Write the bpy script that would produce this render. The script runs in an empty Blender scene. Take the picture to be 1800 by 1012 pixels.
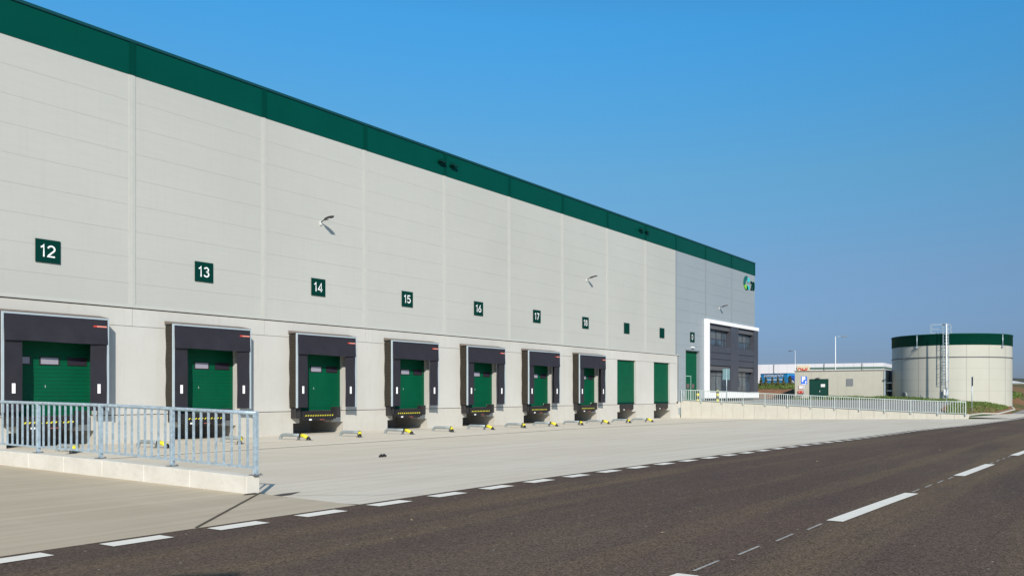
import bpy, math, random
from mathutils import Vector, Matrix, noise
R = math.radians
random.seed(7)
scn = bpy.context.scene
col = scn.collection

# ------------------------------------------------------------------ camera, sky, sun, exposure
W = 33.9          # distance from the camera to the dock facade; x runs along it, z up, eye height 1.5
YAW = R(30.63)
cam = bpy.data.cameras.new("camera")
cam.sensor_width = 36.0
cam.lens = 1488.0 / 1800 * 36
cam.shift_x = -191.0 / 1800
cam.shift_y = 186.5 / 1800
cam.clip_start = 0.05
cam.clip_end = 9000
camo = bpy.data.objects.new("camera", cam)
camo.location = (0, 0, 1.5)
camo.rotation_euler = (R(90), 0, YAW - R(90))
col.objects.link(camo)
scn.camera = camo

SUN = Vector((-.78, -.85, .61)).normalized()
SUN_EL = math.asin(SUN.z)
world = bpy.data.worlds.new("World")
scn.world = world
world.use_nodes = True
wn = world.node_tree
bg = wn.nodes["Background"]
sky = wn.nodes.new("ShaderNodeTexSky")
sky.sky_type = 'NISHITA'
sky.sun_disc = False
sky.sun_elevation = SUN_EL
sky.sun_rotation = math.atan2(SUN.x, SUN.y)
sky.altitude = 200
sky.air_density = 1.0
sky.dust_density = 0.6
sky.ozone_density = 3.0
# spring haze near the horizon and a deep polarised blue higher up: the sky's own tint by elevation
tcw = wn.nodes.new("ShaderNodeTexCoord"); sep = wn.nodes.new("ShaderNodeSeparateXYZ")
wn.links.new(tcw.outputs["Generated"], sep.inputs[0])
cr = wn.nodes.new("ShaderNodeValToRGB"); els = cr.color_ramp.elements
tint = [(0.0, (.34, .43, .74)), (.045, (.36, .45, .73)), (.139, (.56, .68, .82)), (.25, (.60, 1.04, 1.10)), (.40, (.46, 1.45, 1.74)), (.6, (.6, 1.15, 1.3)), (1.0, (.8, .95, .95))]
for k, (p_, c_) in enumerate(tint):
    e_ = els[k] if k < 2 else els.new(p_)
    e_.position = p_; e_.color = (c_[0] / 2, c_[1] / 2, c_[2] / 2, 1)
wn.links.new(sep.outputs[2], cr.inputs[0])
mxw = wn.nodes.new("ShaderNodeMix"); mxw.data_type = 'RGBA'; mxw.blend_type = 'MULTIPLY'; mxw.inputs[0].default_value = 1
wn.links.new(sky.outputs[0], mxw.inputs[6]); wn.links.new(cr.outputs[0], mxw.inputs[7])
wn.links.new(mxw.outputs[2], bg.inputs[0])
bg.inputs[1].default_value = 0.20

sl = bpy.data.lights.new("sun", 'SUN')
sl.energy = 5.0
sl.angle = R(0.5)
sl.color = (1.0, 0.92, 0.79)
so = bpy.data.objects.new("sun", sl)
so.rotation_euler = SUN.to_track_quat('Z', 'Y').to_euler()
so.location = (0, -20, 40)
col.objects.link(so)

scn.view_settings.view_transform = 'Standard'
scn.view_settings.look = 'None'
scn.view_settings.exposure = 0.0
scn.view_settings.gamma = 1.0
scn.view_settings.use_curve_mapping = False

# ------------------------------------------------------------------ helpers
def lin(c):
    return c

def mat(name, color, rough=.6, var=0.0, scale=3.0, stretch=(1, 1, 1), metal=0.0, bump=0.0, bscale=40.0,
        spec=.5, color2=None, emit=None, detail=6):
    m = bpy.data.materials.new(name)
    m.use_nodes = True
    nt = m.node_tree
    b = nt.nodes["Principled BSDF"]
    b.inputs["Base Color"].default_value = (*color, 1)
    b.inputs["Roughness"].default_value = rough
    b.inputs["Metallic"].default_value = metal
    b.inputs["Specular IOR Level"].default_value = spec
    tc = nt.nodes.new("ShaderNodeTexCoord")
    mp = nt.nodes.new("ShaderNodeMapping")
    mp.inputs["Scale"].default_value = stretch
    nt.links.new(tc.outputs["Object"], mp.inputs[0])
    if var or color2:
        n = nt.nodes.new("ShaderNodeTexNoise")
        n.inputs["Scale"].default_value = scale
        n.inputs["Detail"].default_value = detail
        n.inputs["Roughness"].default_value = .62
        nt.links.new(mp.outputs[0], n.inputs[0])
        r = nt.nodes.new("ShaderNodeValToRGB")
        r.color_ramp.elements[0].position = .32
        r.color_ramp.elements[1].position = .68
        c1 = [max(0, x * (1 - var)) for x in color]
        c2 = [min(1, x * (1 + var)) for x in (color2 or color)]
        if color2: c1 = color
        r.color_ramp.elements[0].color = (*c1, 1)
        r.color_ramp.elements[1].color = (*c2, 1)
        nt.links.new(n.outputs[0], r.inputs[0])
        nt.links.new(r.outputs[0], b.inputs["Base Color"])
    if bump:
        n2 = nt.nodes.new("ShaderNodeTexNoise")
        n2.inputs["Scale"].default_value = bscale
        n2.inputs["Detail"].default_value = 4
        nt.links.new(mp.outputs[0], n2.inputs[0])
        bp = nt.nodes.new("ShaderNodeBump")
        bp.inputs["Strength"].default_value = bump
        bp.inputs["Distance"].default_value = .02
        nt.links.new(n2.outputs[0], bp.inputs["Height"])
        nt.links.new(bp.outputs[0], b.inputs["Normal"])
    if emit:
        b.inputs["Emission Color"].default_value = (*emit, 1)
        b.inputs["Emission Strength"].default_value = 1
    return m

def layered(name, base, layers, rough=.8, bump=0.0, bscale=60, spec=.3):
    """base colour multiplied / mixed by several noises: (scale, stretch, lo, hi, colour, amount)"""
    m = bpy.data.materials.new(name)
    m.use_nodes = True
    nt = m.node_tree
    b = nt.nodes["Principled BSDF"]
    b.inputs["Roughness"].default_value = rough
    b.inputs["Specular IOR Level"].default_value = spec
    tc = nt.nodes.new("ShaderNodeTexCoord")
    cur = nt.nodes.new("ShaderNodeRGB")
    cur.outputs[0].default_value = (*base, 1)
    out = cur.outputs[0]
    for (scale, stretch, lo, hi, colr, amt) in layers:
        mp = nt.nodes.new("ShaderNodeMapping")
        mp.inputs["Scale"].default_value = stretch
        mp.inputs["Location"].default_value = (random.random() * 50, random.random() * 50, 0)
        nt.links.new(tc.outputs["Object"], mp.inputs[0])
        n = nt.nodes.new("ShaderNodeTexNoise")
        n.inputs["Scale"].default_value = scale
        n.inputs["Detail"].default_value = 5
        n.inputs["Roughness"].default_value = .6
        nt.links.new(mp.outputs[0], n.inputs[0])
        mr = nt.nodes.new("ShaderNodeMapRange")
        mr.inputs[1].default_value = lo
        mr.inputs[2].default_value = hi
        mr.inputs[3].default_value = 0
        mr.inputs[4].default_value = amt
        nt.links.new(n.outputs[0], mr.inputs[0])
        mx = nt.nodes.new("ShaderNodeMix")
        mx.data_type = 'RGBA'
        nt.links.new(mr.outputs[0], mx.inputs[0])
        nt.links.new(out, mx.inputs[6])
        mx.inputs[7].default_value = (*colr, 1)
        out = mx.outputs[2]
    nt.links.new(out, b.inputs["Base Color"])
    if bump:
        n2 = nt.nodes.new("ShaderNodeTexNoise")
        n2.inputs["Scale"].default_value = bscale
        n2.inputs["Detail"].default_value = 3
        nt.links.new(tc.outputs["Object"], n2.inputs[0])
        bp = nt.nodes.new("ShaderNodeBump")
        bp.inputs["Strength"].default_value = bump
        bp.inputs["Distance"].default_value = .01
        nt.links.new(n2.outputs[0], bp.inputs["Height"])
        nt.links.new(bp.outputs[0], b.inputs["Normal"])
    return m

class MB:
    def __init__(s):
        s.v = []; s.f = []; s.m = []; s.cur = 0; s.sm = []
    def mi(s, i):
        s.cur = i; return s
    def face(s, pts, smooth=False):
        i = len(s.v); s.v += [tuple(p) for p in pts]
        s.f.append(tuple(range(i, i + len(pts)))); s.m.append(s.cur); s.sm.append(smooth)
    def box(s, x0, x1, y0, y1, z0, z1):
        i = len(s.v)
        s.v += [(x0, y0, z0), (x1, y0, z0), (x1, y1, z0), (x0, y1, z0), (x0, y0, z1), (x1, y0, z1), (x1, y1, z1), (x0, y1, z1)]
        for q in ((0, 3, 2, 1), (4, 5, 6, 7), (0, 1, 5, 4), (1, 2, 6, 5), (2, 3, 7, 6), (3, 0, 4, 7)):
            s.f.append(tuple(i + k for k in q)); s.m.append(s.cur); s.sm.append(False)
        return s
    def hexa(s, lo, hi):
        """lo, hi: 4 points each, counter-clockwise seen from above"""
        i = len(s.v); s.v += [tuple(p) for p in lo] + [tuple(p) for p in hi]
        for q in ((0, 3, 2, 1), (4, 5, 6, 7), (0, 1, 5, 4), (1, 2, 6, 5), (2, 3, 7, 6), (3, 0, 4, 7)):
            s.f.append(tuple(i + k for k in q)); s.m.append(s.cur); s.sm.append(False)
        return s
    def bar(s, a, b, w, h=None):
        h = h or w
        a = Vector(a); b = Vector(b); d = (b - a).normalized()
        up = Vector((0, 0, 1)) if abs(d.z) < .9 else Vector((0, 1, 0))
        r = d.cross(up).normalized() * (w / 2); u = r.cross(d).normalized() * (h / 2)
        i = len(s.v)
        for p in (a, b):
            for q in (-r - u, r - u, r + u, -r + u): s.v.append(tuple(p + q))
        for q in ((0, 1, 2, 3), (7, 6, 5, 4), (0, 4, 5, 1), (1, 5, 6, 2), (2, 6, 7, 3), (3, 7, 4, 0)):
            s.f.append(tuple(i + k for k in q)); s.m.append(s.cur); s.sm.append(False)
        return s
    def tube(s, pts, rad, n=12, cap=True):
        pts = [Vector(p) for p in pts]
        rads = rad if isinstance(rad, (list, tuple)) else [rad] * len(pts)
        base = len(s.v); prev = None
        for k, p in enumerate(pts):
            if k == 0: d = pts[1] - pts[0]
            elif k == len(pts) - 1: d = pts[-1] - pts[-2]
            else: d = (pts[k + 1] - p).normalized() + (p - pts[k - 1]).normalized()
            d.normalize()
            if prev is None:
                up = Vector((0, 0, 1)) if abs(d.z) < .9 else Vector((1, 0, 0))
                r = d.cross(up).normalized()
            else:
                r = (prev - d * prev.dot(d)).normalized()
            prev = r
            u = d.cross(r)
            for j in range(n):
                a = 2 * math.pi * j / n
                s.v.append(tuple(p + (r * math.cos(a) + u * math.sin(a)) * rads[k]))
        for k in range(len(pts) - 1):
            for j in range(n):
                a = base + k * n + j; b = base + k * n + (j + 1) % n
                s.f.append((a, b, b + n, a + n)); s.m.append(s.cur); s.sm.append(True)
        if cap:
            s.f.append(tuple(base + j for j in reversed(range(n)))); s.m.append(s.cur); s.sm.append(False)
            e = base + (len(pts) - 1) * n
            s.f.append(tuple(e + j for j in range(n))); s.m.append(s.cur); s.sm.append(False)
        return s
    def lathe(s, cx, cy, prof, n=48, a0=0, a1=2 * math.pi):
        base = len(s.v); full = abs(a1 - a0 - 2 * math.pi) < 1e-6
        m = n if full else n + 1
        for (r, z) in prof:
            for j in range(m):
                a = a0 + (a1 - a0) * j / n
                s.v.append((cx + r * math.cos(a), cy + r * math.sin(a), z))
        for k in range(len(prof) - 1):
            for j in range(n):
                j2 = (j + 1) % m
                s.f.append((base + k * m + j, base + k * m + j2, base + (k + 1) * m + j2, base + (k + 1) * m + j))
                s.m.append(s.cur); s.sm.append(True)
        return s
    def add(s, o, mtx):
        i = len(s.v)
        s.v += [tuple(mtx @ Vector(p)) for p in o.v]
        s.f += [tuple(i + k for k in f) for f in o.f]; s.m += [s.cur + k for k in o.m]; s.sm += o.sm
        return s
    def build(s, name, mats, parent=None, label=None, bevel=0.0, auto=True):
        me = bpy.data.meshes.new(name)
        off = Vector(parent.get('_org', (0, 0, 0))) if parent else Vector((0, 0, 0))
        me.from_pydata([tuple(Vector(p) - off) for p in s.v], [], s.f)
        if not isinstance(mats, (list, tuple)): mats = [mats]
        for m in mats: me.materials.append(m)
        for p, k, g in zip(me.polygons, s.m, s.sm):
            p.material_index = min(k, len(mats) - 1); p.use_smooth = g
        me.update()
        o = bpy.data.objects.new(name, me)
        col.objects.link(o)
        if parent:
            o.parent = parent
            ORG[o.name] = tuple(off)
            o['_org'] = tuple(off)
        if label: o['label'] = label
        if bevel:
            b = o.modifiers.new("bevel", 'BEVEL'); b.width = bevel; b.segments = 2; b.limit_method = 'ANGLE'
        return o
ORG = {}

def tag(o, label=None, cat=None, group=None, kind=None):
    if label: o['label'] = label
    if cat: o['category'] = cat
    if group: o['group'] = group
    if kind: o['kind'] = kind
    return o
def thing(name, loc, label, cat, group=None, rz=0):
    o = bpy.data.objects.new(name, None)
    o.empty_display_size = .3
    o.location = loc; o.rotation_euler = (0, 0, rz)
    o['_org'] = tuple(loc)
    col.objects.link(o)
    return tag(o, label, cat, group)
def local(o):
    o['_org'] = (0.0, 0.0, 0.0); return o
def copy_tree(o, parent=None):
    c = o.copy(); col.objects.link(c)
    if parent: c.parent = parent
    for ch in list(o.children): copy_tree(ch, c)
    return c
def structure(o):
    o['kind'] = 'structure'; return o

def text_mesh(name, body, m, size, parent, mtx, depth=.004, bold=0.0, align='CENTER'):
    cu = bpy.data.curves.new("text", 'FONT')
    cu.body = body; cu.size = size; cu.align_x = align; cu.align_y = 'CENTER'
    cu.extrude = depth; cu.offset = bold
    t = bpy.data.objects.new("text_tmp", cu); col.objects.link(t)
    dg = bpy.context.evaluated_depsgraph_get(); dg.update()
    me = bpy.data.meshes.new_from_object(t.evaluated_get(dg))
    bpy.data.objects.remove(t)
    me.name = name
    me.transform(mtx)
    off = Vector(parent.get('_org', (0, 0, 0))) if parent else Vector((0, 0, 0))
    me.transform(Matrix.Translation(-off))
    me.materials.clear(); me.materials.append(m)
    o = bpy.data.objects.new(name, me); col.objects.link(o)
    if parent:
        o.parent = parent; o['_org'] = tuple(off)
    return o
def facing(pos, normal='-y', sx=1, sz=1):
    """matrix that stands XY text upright: facing -y (reads along +x) or facing -x (reads along -y)"""
    if normal == '-y':
        m = Matrix(((1, 0, 0, 0), (0, 0, -1, 0), (0, 1, 0, 0), (0, 0, 0, 1)))
    else:
        m = Matrix(((0, 0, -1, 0), (-1, 0, 0, 0), (0, 1, 0, 0), (0, 0, 0, 1)))
    return Matrix.Translation(pos) @ m @ Matrix.Diagonal((sx, sz, 1, 1))

def interp(x, tab):
    if x <= tab[0][0]: return tab[0][1]
    for (a, b), (c, d) in zip(tab, tab[1:]):
        if x <= c: return b + (d - b) * (x - a) / (c - a)
    return tab[-1][1]

# ------------------------------------------------------------------ materials
M = {}
M['clad'] = layered('grey white cladding', (.415, .42, .40), [(.07, (1, 1, 1), .35, .65, (.46, .465, .445), 1), (2.0, (.5, 1, 6), .4, .8, (.41, .415, .40), .4), (1.2, (5, 1, .25), .5, .8, (.40, .40, .38), .3)], rough=.42, spec=.35)
M['clad_trim'] = mat('cladding trim', (.455, .46, .44), .4, var=.03)
M['clad_back'] = mat('cladding seam', (.40, .405, .39), .7)
M['conc_wall'] = layered('pale concrete wall', (.475, .466, .445), [(.25, (1, 1, 1), .35, .7, (.525, .52, .505), 1), (1.5, (3, 1, .3), .5, .8, (.42, .405, .37), .4), (9, (1, 1, 1), .5, .8, (.44, .42, .39), .3)], rough=.75, bump=.15, bscale=30)
M['plinth'] = layered('concrete plinth', (.50, .485, .455), [(.6, (1, 1, 1), .35, .7, (.45, .43, .39), .9), (3, (2, 1, .6), .5, .8, (.38, .35, .31), .3)], rough=.8, bump=.2, bscale=30)
M['seam'] = mat('dark joint', (.07, .06, .055), .9)
M['green'] = mat('dark green sheet metal', (.0005, .056, .043), .35, var=.06, scale=.6, spec=.1)
M['green_trim'] = mat('dark green flashing', (.0005, .042, .032), .4, spec=.06)
M['green_cap'] = mat('dark parapet cap', (.004, .05, .055), .35)
M['door'] = mat('green sectional door', (.001, .082, .040), .45, var=.08, scale=1.5, spec=.12)
M['door2'] = mat('green flush door', (.001, .052, .036), .45, var=.06, scale=1.5, spec=.1)
M['doorgap'] = mat('door groove', (.002, .045, .025), .6)
M['fabric'] = mat('black curtain fabric', (.021, .019, .027), .55, var=.12, scale=2.0, bump=.35, bscale=2.2, spec=.4)
M['ribbed'] = mat('black ribbed side fabric', (.035, .029, .022), .6, var=.2, scale=4, stretch=(1, 1, 3), spec=.3)
M['rubber'] = mat('black rubber', (.022, .02, .022), .6, var=.2)
M['steelblk'] = mat('black steel', (.014, .012, .013), .45, var=.25, scale=5)
M['alu'] = mat('aluminium frame', (.50, .58, .64), .35, metal=.3, var=.05)
M['galv'] = mat('galvanised steel', (.40, .50, .58), .42, metal=.35, var=.22, scale=14, detail=3, spec=.5)
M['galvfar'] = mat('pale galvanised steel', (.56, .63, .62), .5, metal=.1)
M['galv2'] = mat('dull galvanised pipe', (.30, .34, .36), .5, metal=.25, var=.12, scale=8)
M['white'] = mat('white', (.82, .82, .82), .5)
M['red'] = mat('red', (.6, .05, .03), .5)
M['yellow'] = mat('safety yellow', (.68, .60, .03), .5, var=.06, scale=6)
M['black'] = mat('black paint', (.015, .014, .012), .5)
M['pane'] = mat('acrylic pane', (.30, .29, .36), .18, spec=.6)
M['pane_dark'] = mat('dark acrylic pane', (.03, .025, .04), .15, spec=.6)
M['signg'] = mat('sign green', (.001, .034, .027), .6, spec=.06)
M['signw'] = mat('sign white', (.86, .87, .90), .5)
M['gwall'] = layered('blue grey cladding', (.27, .31, .345), [(.12, (1, 1, 1), .35, .65, (.29, .33, .36), 1), (1.2, (5, 1, .25), .5, .8, (.25, .285, .31), .4)], rough=.42, spec=.35)
M['gtrim'] = mat('blue grey trim', (.235, .27, .30), .4)
M['offw'] = mat('white office frame', (.83, .82, .85), .45, var=.02)
M['anth'] = mat('anthracite panel', (.056, .060, .078), .42, var=.08, scale=1.2)
M['anth2'] = mat('anthracite frame', (.045, .046, .058), .4)
M['shade'] = mat('blind box', (.10, .10, .11), .45)
M['glass'] = mat('window glass', (.02, .026, .036), .05, spec=.9, color2=(.09, .13, .17), scale=1.4, stretch=(2.2, 1, .6))  # paler blue noise puts reflections into the pane colour
M['blind'] = mat('pale blind', (.10, .115, .13), .6)
M['kerb'] = layered('pale precast concrete', (.66, .63, .58), [(1.6, (1, 1, 1), .4, .7, (.56, .53, .47), .8), (7, (1, 1, 2), .5, .75, (.45, .42, .37), .35)], rough=.8, bump=.25, bscale=25)
M['cream'] = layered('cream retaining concrete', (.55, .53, .475), [(.9, (1, 1, 1), .4, .7, (.50, .475, .42), .8), (3, (1, 3, .6), .5, .8, (.41, .385, .33), .5)], rough=.85, bump=.2, bscale=20)
M['paint'] = layered('road paint', (.86, .82, .74), [(5, (1, 1, 1), .45, .8, (.70, .66, .59), .5), (60, (1, 1, 1), .55, .75, (.5, .48, .45), .35)], rough=.7)
M['paint_old'] = mat('worn road paint', (.36, .35, .33), .8, var=.3, scale=20)
def conc(name, base, a, b, c):
    return layered(name, base, [(.16, (1, 1, 1), .38, .64, a, .9), (.55, (.25, 1.4, 1), .42, .68, b, .8),
                                (1.6, (.12, 3.0, 1), .46, .7, c, .6), (.30, (.5, .12, 1), .52, .6, b, .55), (.9, (.06, 2.2, 1), .5, .62, a, .6), (.8, (1.5, .25, 1), .52, .72, a, .5),
                                (7, (1, 1, 1), .5, .75, b, .35), (120, (1, 1, 1), .5, .8, c, .3)], rough=.75, bump=.15, bscale=120)
M['yard'] = conc('yard concrete', (.675, .605, .505), (.725, .67, .575), (.62, .545, .44), (.53, .455, .355))
M['ramp'] = conc('ramp concrete', (.51, .43, .32), (.56, .485, .375), (.45, .38, .28), (.40, .33, .245))
M['cable'] = mat('joint filler', (.09, .07, .05), .9)
M['galvdark'] = mat('grey steel', (.16, .17, .18), .5, metal=.3)
M['pump'] = mat('beige panel', (.52, .50, .43), .6, var=.04, scale=1)
M['tank'] = layered('pale tank panel', (.46, .455, .40), [(.3, (1, 1, .4), .4, .65, (.50, .495, .44), 1)], rough=.38, spec=.4)
M['tankseam'] = mat('tank seam', (.36, .355, .315), .6)
M['soil'] = mat('soil', (.24, .115, .055), .95, var=.3, scale=.8, bump=.6, bscale=4)
M['leaf'] = mat('leaf', (.06, .12, .02), .7, color2=(.14, .19, .035), scale=1.5)
M['leafdry'] = mat('dry conifer', (.12, .085, .03), .8, color2=(.06, .09, .025), scale=2)
M['blue'] = mat('trailer blue', (.03, .25, .52), .4, var=.05)
M['blue2'] = mat('cab blue', (.02, .08, .35), .35)

# asphalt
def asphalt():
    m = layered('asphalt', (.112, .078, .060),
                [(.22, (.35, 1.6, 1), .42, .66, (.128, .096, .072), .85), (.09, (1, 2.5, 1), .45, .62, (.094, .068, .056), .8),
                 (.5, (.06, 1.6, 1), .50, .66, (.165, .122, .075), .75), (1.1, (.3, 1.2, 1), .52, .72, (.090, .066, .058), .7),
                 (3, (.5, 1.5, 1), .55, .75, (.15, .118, .080), .45)],
                rough=.9, bump=.0, spec=.12)
    nt = m.node_tree
    b = nt.nodes["Principled BSDF"]
    src = b.inputs["Base Color"].links[0].from_socket
    tc = nt.nodes.new("ShaderNodeTexCoord")
    vo = nt.nodes.new("ShaderNodeTexVoronoi"); vo.inputs["Scale"].default_value = 60
    nt.links.new(tc.outputs["Object"], vo.inputs[0])
    hs = nt.nodes.new("ShaderNodeSeparateColor")
    nt.links.new(vo.outputs["Color"], hs.inputs[0])
    mr = nt.nodes.new("ShaderNodeMapRange")
    mr.inputs[1].default_value = 0; mr.inputs[2].default_value = 1
    mr.inputs[3].default_value = .55; mr.inputs[4].default_value = 1.5
    nt.links.new(hs.outputs[0], mr.inputs[0])
    mx = nt.nodes.new("ShaderNodeMix"); mx.data_type = 'RGBA'; mx.blend_type = 'MULTIPLY'
    mx.inputs[0].default_value = 1
    nt.links.new(src, mx.inputs[6]); nt.links.new(mr.outputs[0], mx.inputs[7])
    # rare pale stones
    vo2 = nt.nodes.new("ShaderNodeTexVoronoi"); vo2.inputs["Scale"].default_value = 9
    nt.links.new(tc.outputs["Object"], vo2.inputs[0])
    sp = nt.nodes.new("ShaderNodeSeparateColor"); nt.links.new(vo2.outputs["Color"], sp.inputs[0])
    g = nt.nodes.new("ShaderNodeMath"); g.operation = 'GREATER_THAN'; g.inputs[1].default_value = .90
    nt.links.new(sp.outputs[1], g.inputs[0])
    l = nt.nodes.new("ShaderNodeMath"); l.operation = 'LESS_THAN'; l.inputs[1].default_value = .10
    nt.links.new(vo2.outputs["Distance"], l.inputs[0])
    mm = nt.nodes.new("ShaderNodeMath"); mm.operation = 'MULTIPLY'
    nt.links.new(g.outputs[0], mm.inputs[0]); nt.links.new(l.outputs[0], mm.inputs[1])
    mx2 = nt.nodes.new("ShaderNodeMix"); mx2.data_type = 'RGBA'
    nt.links.new(mm.outputs[0], mx2.inputs[0]); nt.links.new(mx.outputs[2], mx2.inputs[6])
    mx2.inputs[7].default_value = (.45, .42, .36, 1)
    nt.links.new(mx2.outputs[2], b.inputs["Base Color"])
    bp = nt.nodes.new("ShaderNodeBump"); bp.inputs["Strength"].default_value = .5; bp.inputs["Distance"].default_value = .008
    nt.links.new(vo.outputs["Distance"], bp.inputs["Height"]); nt.links.new(bp.outputs[0], b.inputs["Normal"])
    return m
M['asphalt'] = asphalt()
M['lot'] = mat('grey asphalt', (.28, .265, .25), .85, var=.12, scale=1)
M['terrain'] = layered('grass and soil', (.045, .085, .018),
                       [(.35, (1, 1, 1), .45, .6, (.07, .12, .025), .9), (.10, (1, 1, 1), .50, .56, (.22, .11, .05), 1),
                        (.035, (1, 1, 1), .50, .6, (.20, .105, .05), .9), (6, (1, 1, 1), .5, .7, (.03, .05, .012), .5)], rough=.95, bump=.6, bscale=3)

# ------------------------------------------------------------------ ground heights and edges
S0, S1 = 8.15, 67.7      # the two retaining walls that bound the dock yard
def zr(s): return interp(s, [(12, 0), (18, -.04), (24, -.08), (32, -.16), (41, -.22), (52, -.30), (400, -.32)])
def edge(s): return interp(s, [(-60, 8.92), (15, 8.92), (25, 8.80), (32, 8.68), (41, 8.60), (47, 8.25), (52.5, 7.80), (65, 6.85), (80, 6.45), (120, 6.1), (400, 6.1)])
def zb(s): return interp(s, [(40, -.42), (67.7, -.60)])
def zyard(s, y):
    e = edge(s)
    t = max(0, min(1, (y - e) / (25.85 - e)))
    return zr(s) + (zb(s) - zr(s)) * t
def zramp(s, y): return interp(y, [(8.9, 0), (11, .03), (19, .15), (33.9, .40), (60, .5)])
def zA(y): return interp(y, [(6.2, -.32), (8.5, -.30), (10, -.20), (16, .12), (20.2, .30), (26.2, .55), (33.9, .82), (60, .9)])
def zB(y): return interp(y, [(6.2, -.3), (8.5, -.25), (10.2, .05), (12, .55), (18, .85), (60, .9)])
def zout(s, y):
    t = max(0, min(1, (s - 68) / 24))
    z = zA(y) + (zB(y) - zA(y)) * t
    far = max(0, s - 104)
    k = max(0, min(1, (y - 9) / 6))
    bank = max(0, min(1, (s - 100.5) / 7)) * max(0, min(1, (y - 34.2) / 2))
    z += 1.35 * bank * bank * (3 - 2 * bank) * max(0, 1 - max(0, s - 110) / 60)
    z += k * 1.75 * (1 - math.exp(-(max(0, far) / 18) ** 2)) 
    z += k * 1.2 * min(1, max(0, s - 140) / 60)
    return z
def zleftwall(y): return interp(y, [(11.1, .29), (13.2, .335), (15.3, .38), (19, .42), (33.9, .72)])
def zrightwall(y): return interp(y, [(10, .0), (12.1, .04), (16.15, .20), (20.2, .38), (26.2, .65), (33.9, .98)])

def sheet(name, s_list, y_of, z_of, m, lift=0.0, ny=10):
    """ground sheet: y_of(s) -> (y0, y1)"""
    mb = MB(); n = ny
    rows = []
    for s in s_list:
        y0, y1 = y_of(s)
        rows.append([len(mb.v) + k for k in range(n + 1)])
        for k in range(n + 1):
            y = y0 + (y1 - y0) * k / n
            mb.v.append((s, y, z_of(s, y) + lift))
    for a, b in zip(rows, rows[1:]):
        for k in range(n):
            mb.f.append((a[k], b[k], b[k + 1], a[k + 1])); mb.m.append(0); mb.sm.append(True)
    o = mb.build(name, m)
    return structure(o)
def frange(a, b, d):
    n = max(1, int(round((b - a) / d))); return [a + (b - a) * i / n for i in range(n + 1)]

# wide terrain reaching the horizon, lower under the built surfaces
xs = [-3000, -800, -200, -60, -20, 0, S0] + frange(12, 64, 4) + [67.72, 67.8] + frange(69, 125, 2) + frange(130, 210, 8) + [240, 300, 420, 700, 1400, 4000]
ys = [-3500, -900, -200, -60, -20, -10.5, -10.0] + [0, 4] + frange(6, 44, 1.0) + frange(48, 100, 6) + [130, 200, 330, 700, 1500, 4000]
mb = MB(); idx = {}
for i, s in enumerate(xs):
    for j, y in enumerate(ys):
        if s >= 67.79 and y >= 6:
            z = zout(s, y) - .03
            if y < edge(s) + .6: z -= .15
            if s > 110 and y > 12: z += .25 * noise.noise(Vector((s * .06, y * .09, 0)))
            if s > 260: z += min(1, (s - 260) / 400) * 2.0
        elif -10.2 < y < 60: z = -1.4
        else: z = -.35 if y < 0 else .3
        if s > 60 and y < 6: z = min(z, -.6)
        idx[i, j] = len(mb.v); mb.v.append((s, y, z))
for i in range(len(xs) - 1):
    for j in range(len(ys) - 1):
        mb.f.append((idx[i, j], idx[i + 1, j], idx[i + 1, j + 1], idx[i, j + 1])); mb.m.append(0); mb.sm.append(True)
structure(mb.build('ground', M['terrain']))

ss = sorted(set([-60, -20] + frange(0, 90, 2) + frange(95, 140, 5) + [200, 400]))
sheet('road', ss, lambda s: (-9.5, edge(s)), lambda s, y: zr(s), M['asphalt'], ny=8)
sheet('dock_yard', sorted(set([S0 - .05] + frange(9, 67, 2) + [67.75])), lambda s: (edge(s), 36.0), zyard, M['yard'], lift=.004, ny=30)
sheet('access_ramp', [-60, -20, -5, 0, 4, 6, 8.05], lambda s: (edge(s), 34.2), zramp, M['ramp'], lift=.002, ny=30)
sheet('concrete_strip', frange(67.7, 96, 2) + [110, 140], lambda s: (edge(s), interp(s, [(67.7, 10.2), (72, 10.22), (76, 10.03), (79.7, 9.17), (82, 8.6), (86, 7.9), (110, 7.2)])),
      lambda s, y: interp(y, [(6, zr(s)), (10, -.22)]) if s < 84 else zr(s) + .01, M['yard'], lift=.004, ny=6)
# parking area, grass island and side road beyond the far retaining wall
sheet('parking_lot', frange(67.95, 97, 1.5), lambda s: (interp(s, [(68, 11.4), (75, 13.2), (97, 15.2)]), interp(s, [(68, 33.8), (85, 33.8), (86, 40), (97, 40)])), zout, M['lot'], lift=.015, ny=30)
sheet('side_road', frange(80, 124, 2), lambda s: (interp(s, [(80, 8.6), (86, 7.9), (110, 7.2), (124, 7.0)]) - .1, interp(s, [(80, 9.2), (95.5, 9.5), (110, 10.6), (124, 11.5)])), lambda s, y: interp(s, [(80, -.33), (96, -.24), (124, -.2)]), M['lot'], lift=.05, ny=4)

# lines on the roads
def strip_mark(mb, s0, s1, y0, y1, y0b=None, y1b=None, lift=.008):
    """painted rectangle from s0 to s1; y0,y1 at the s0 end, y0b,y1b at the s1 end"""
    y0b = y0 if y0b is None else y0b; y1b = y1 if y1b is None else y1b
    n = max(1, int((s1 - s0) / .5))
    for i in range(n):
        a, b = i / n, (i + 1) / n
        sa, sb = s0 + (s1 - s0) * a, s0 + (s1 - s0) * b
        ya0, ya1 = y0 + (y0b - y0) * a, y1 + (y1b - y1) * a
        yb0, yb1 = y0 + (y0b - y0) * b, y1 + (y1b - y1) * b
        mb.face([(sa, ya0, zr(sa) + lift), (sb, yb0, zr(sb) + lift), (sb, yb1, zr(sb) + lift), (sa, ya1, zr(sa) + lift)])
mb = MB(); s = 4.62 - 1.155 * 12
while s < 105:
    y1 = edge(s) - .13
    strip_mark(mb, s, s + .62, y1 - .26, y1)
    s += 1.155
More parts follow.
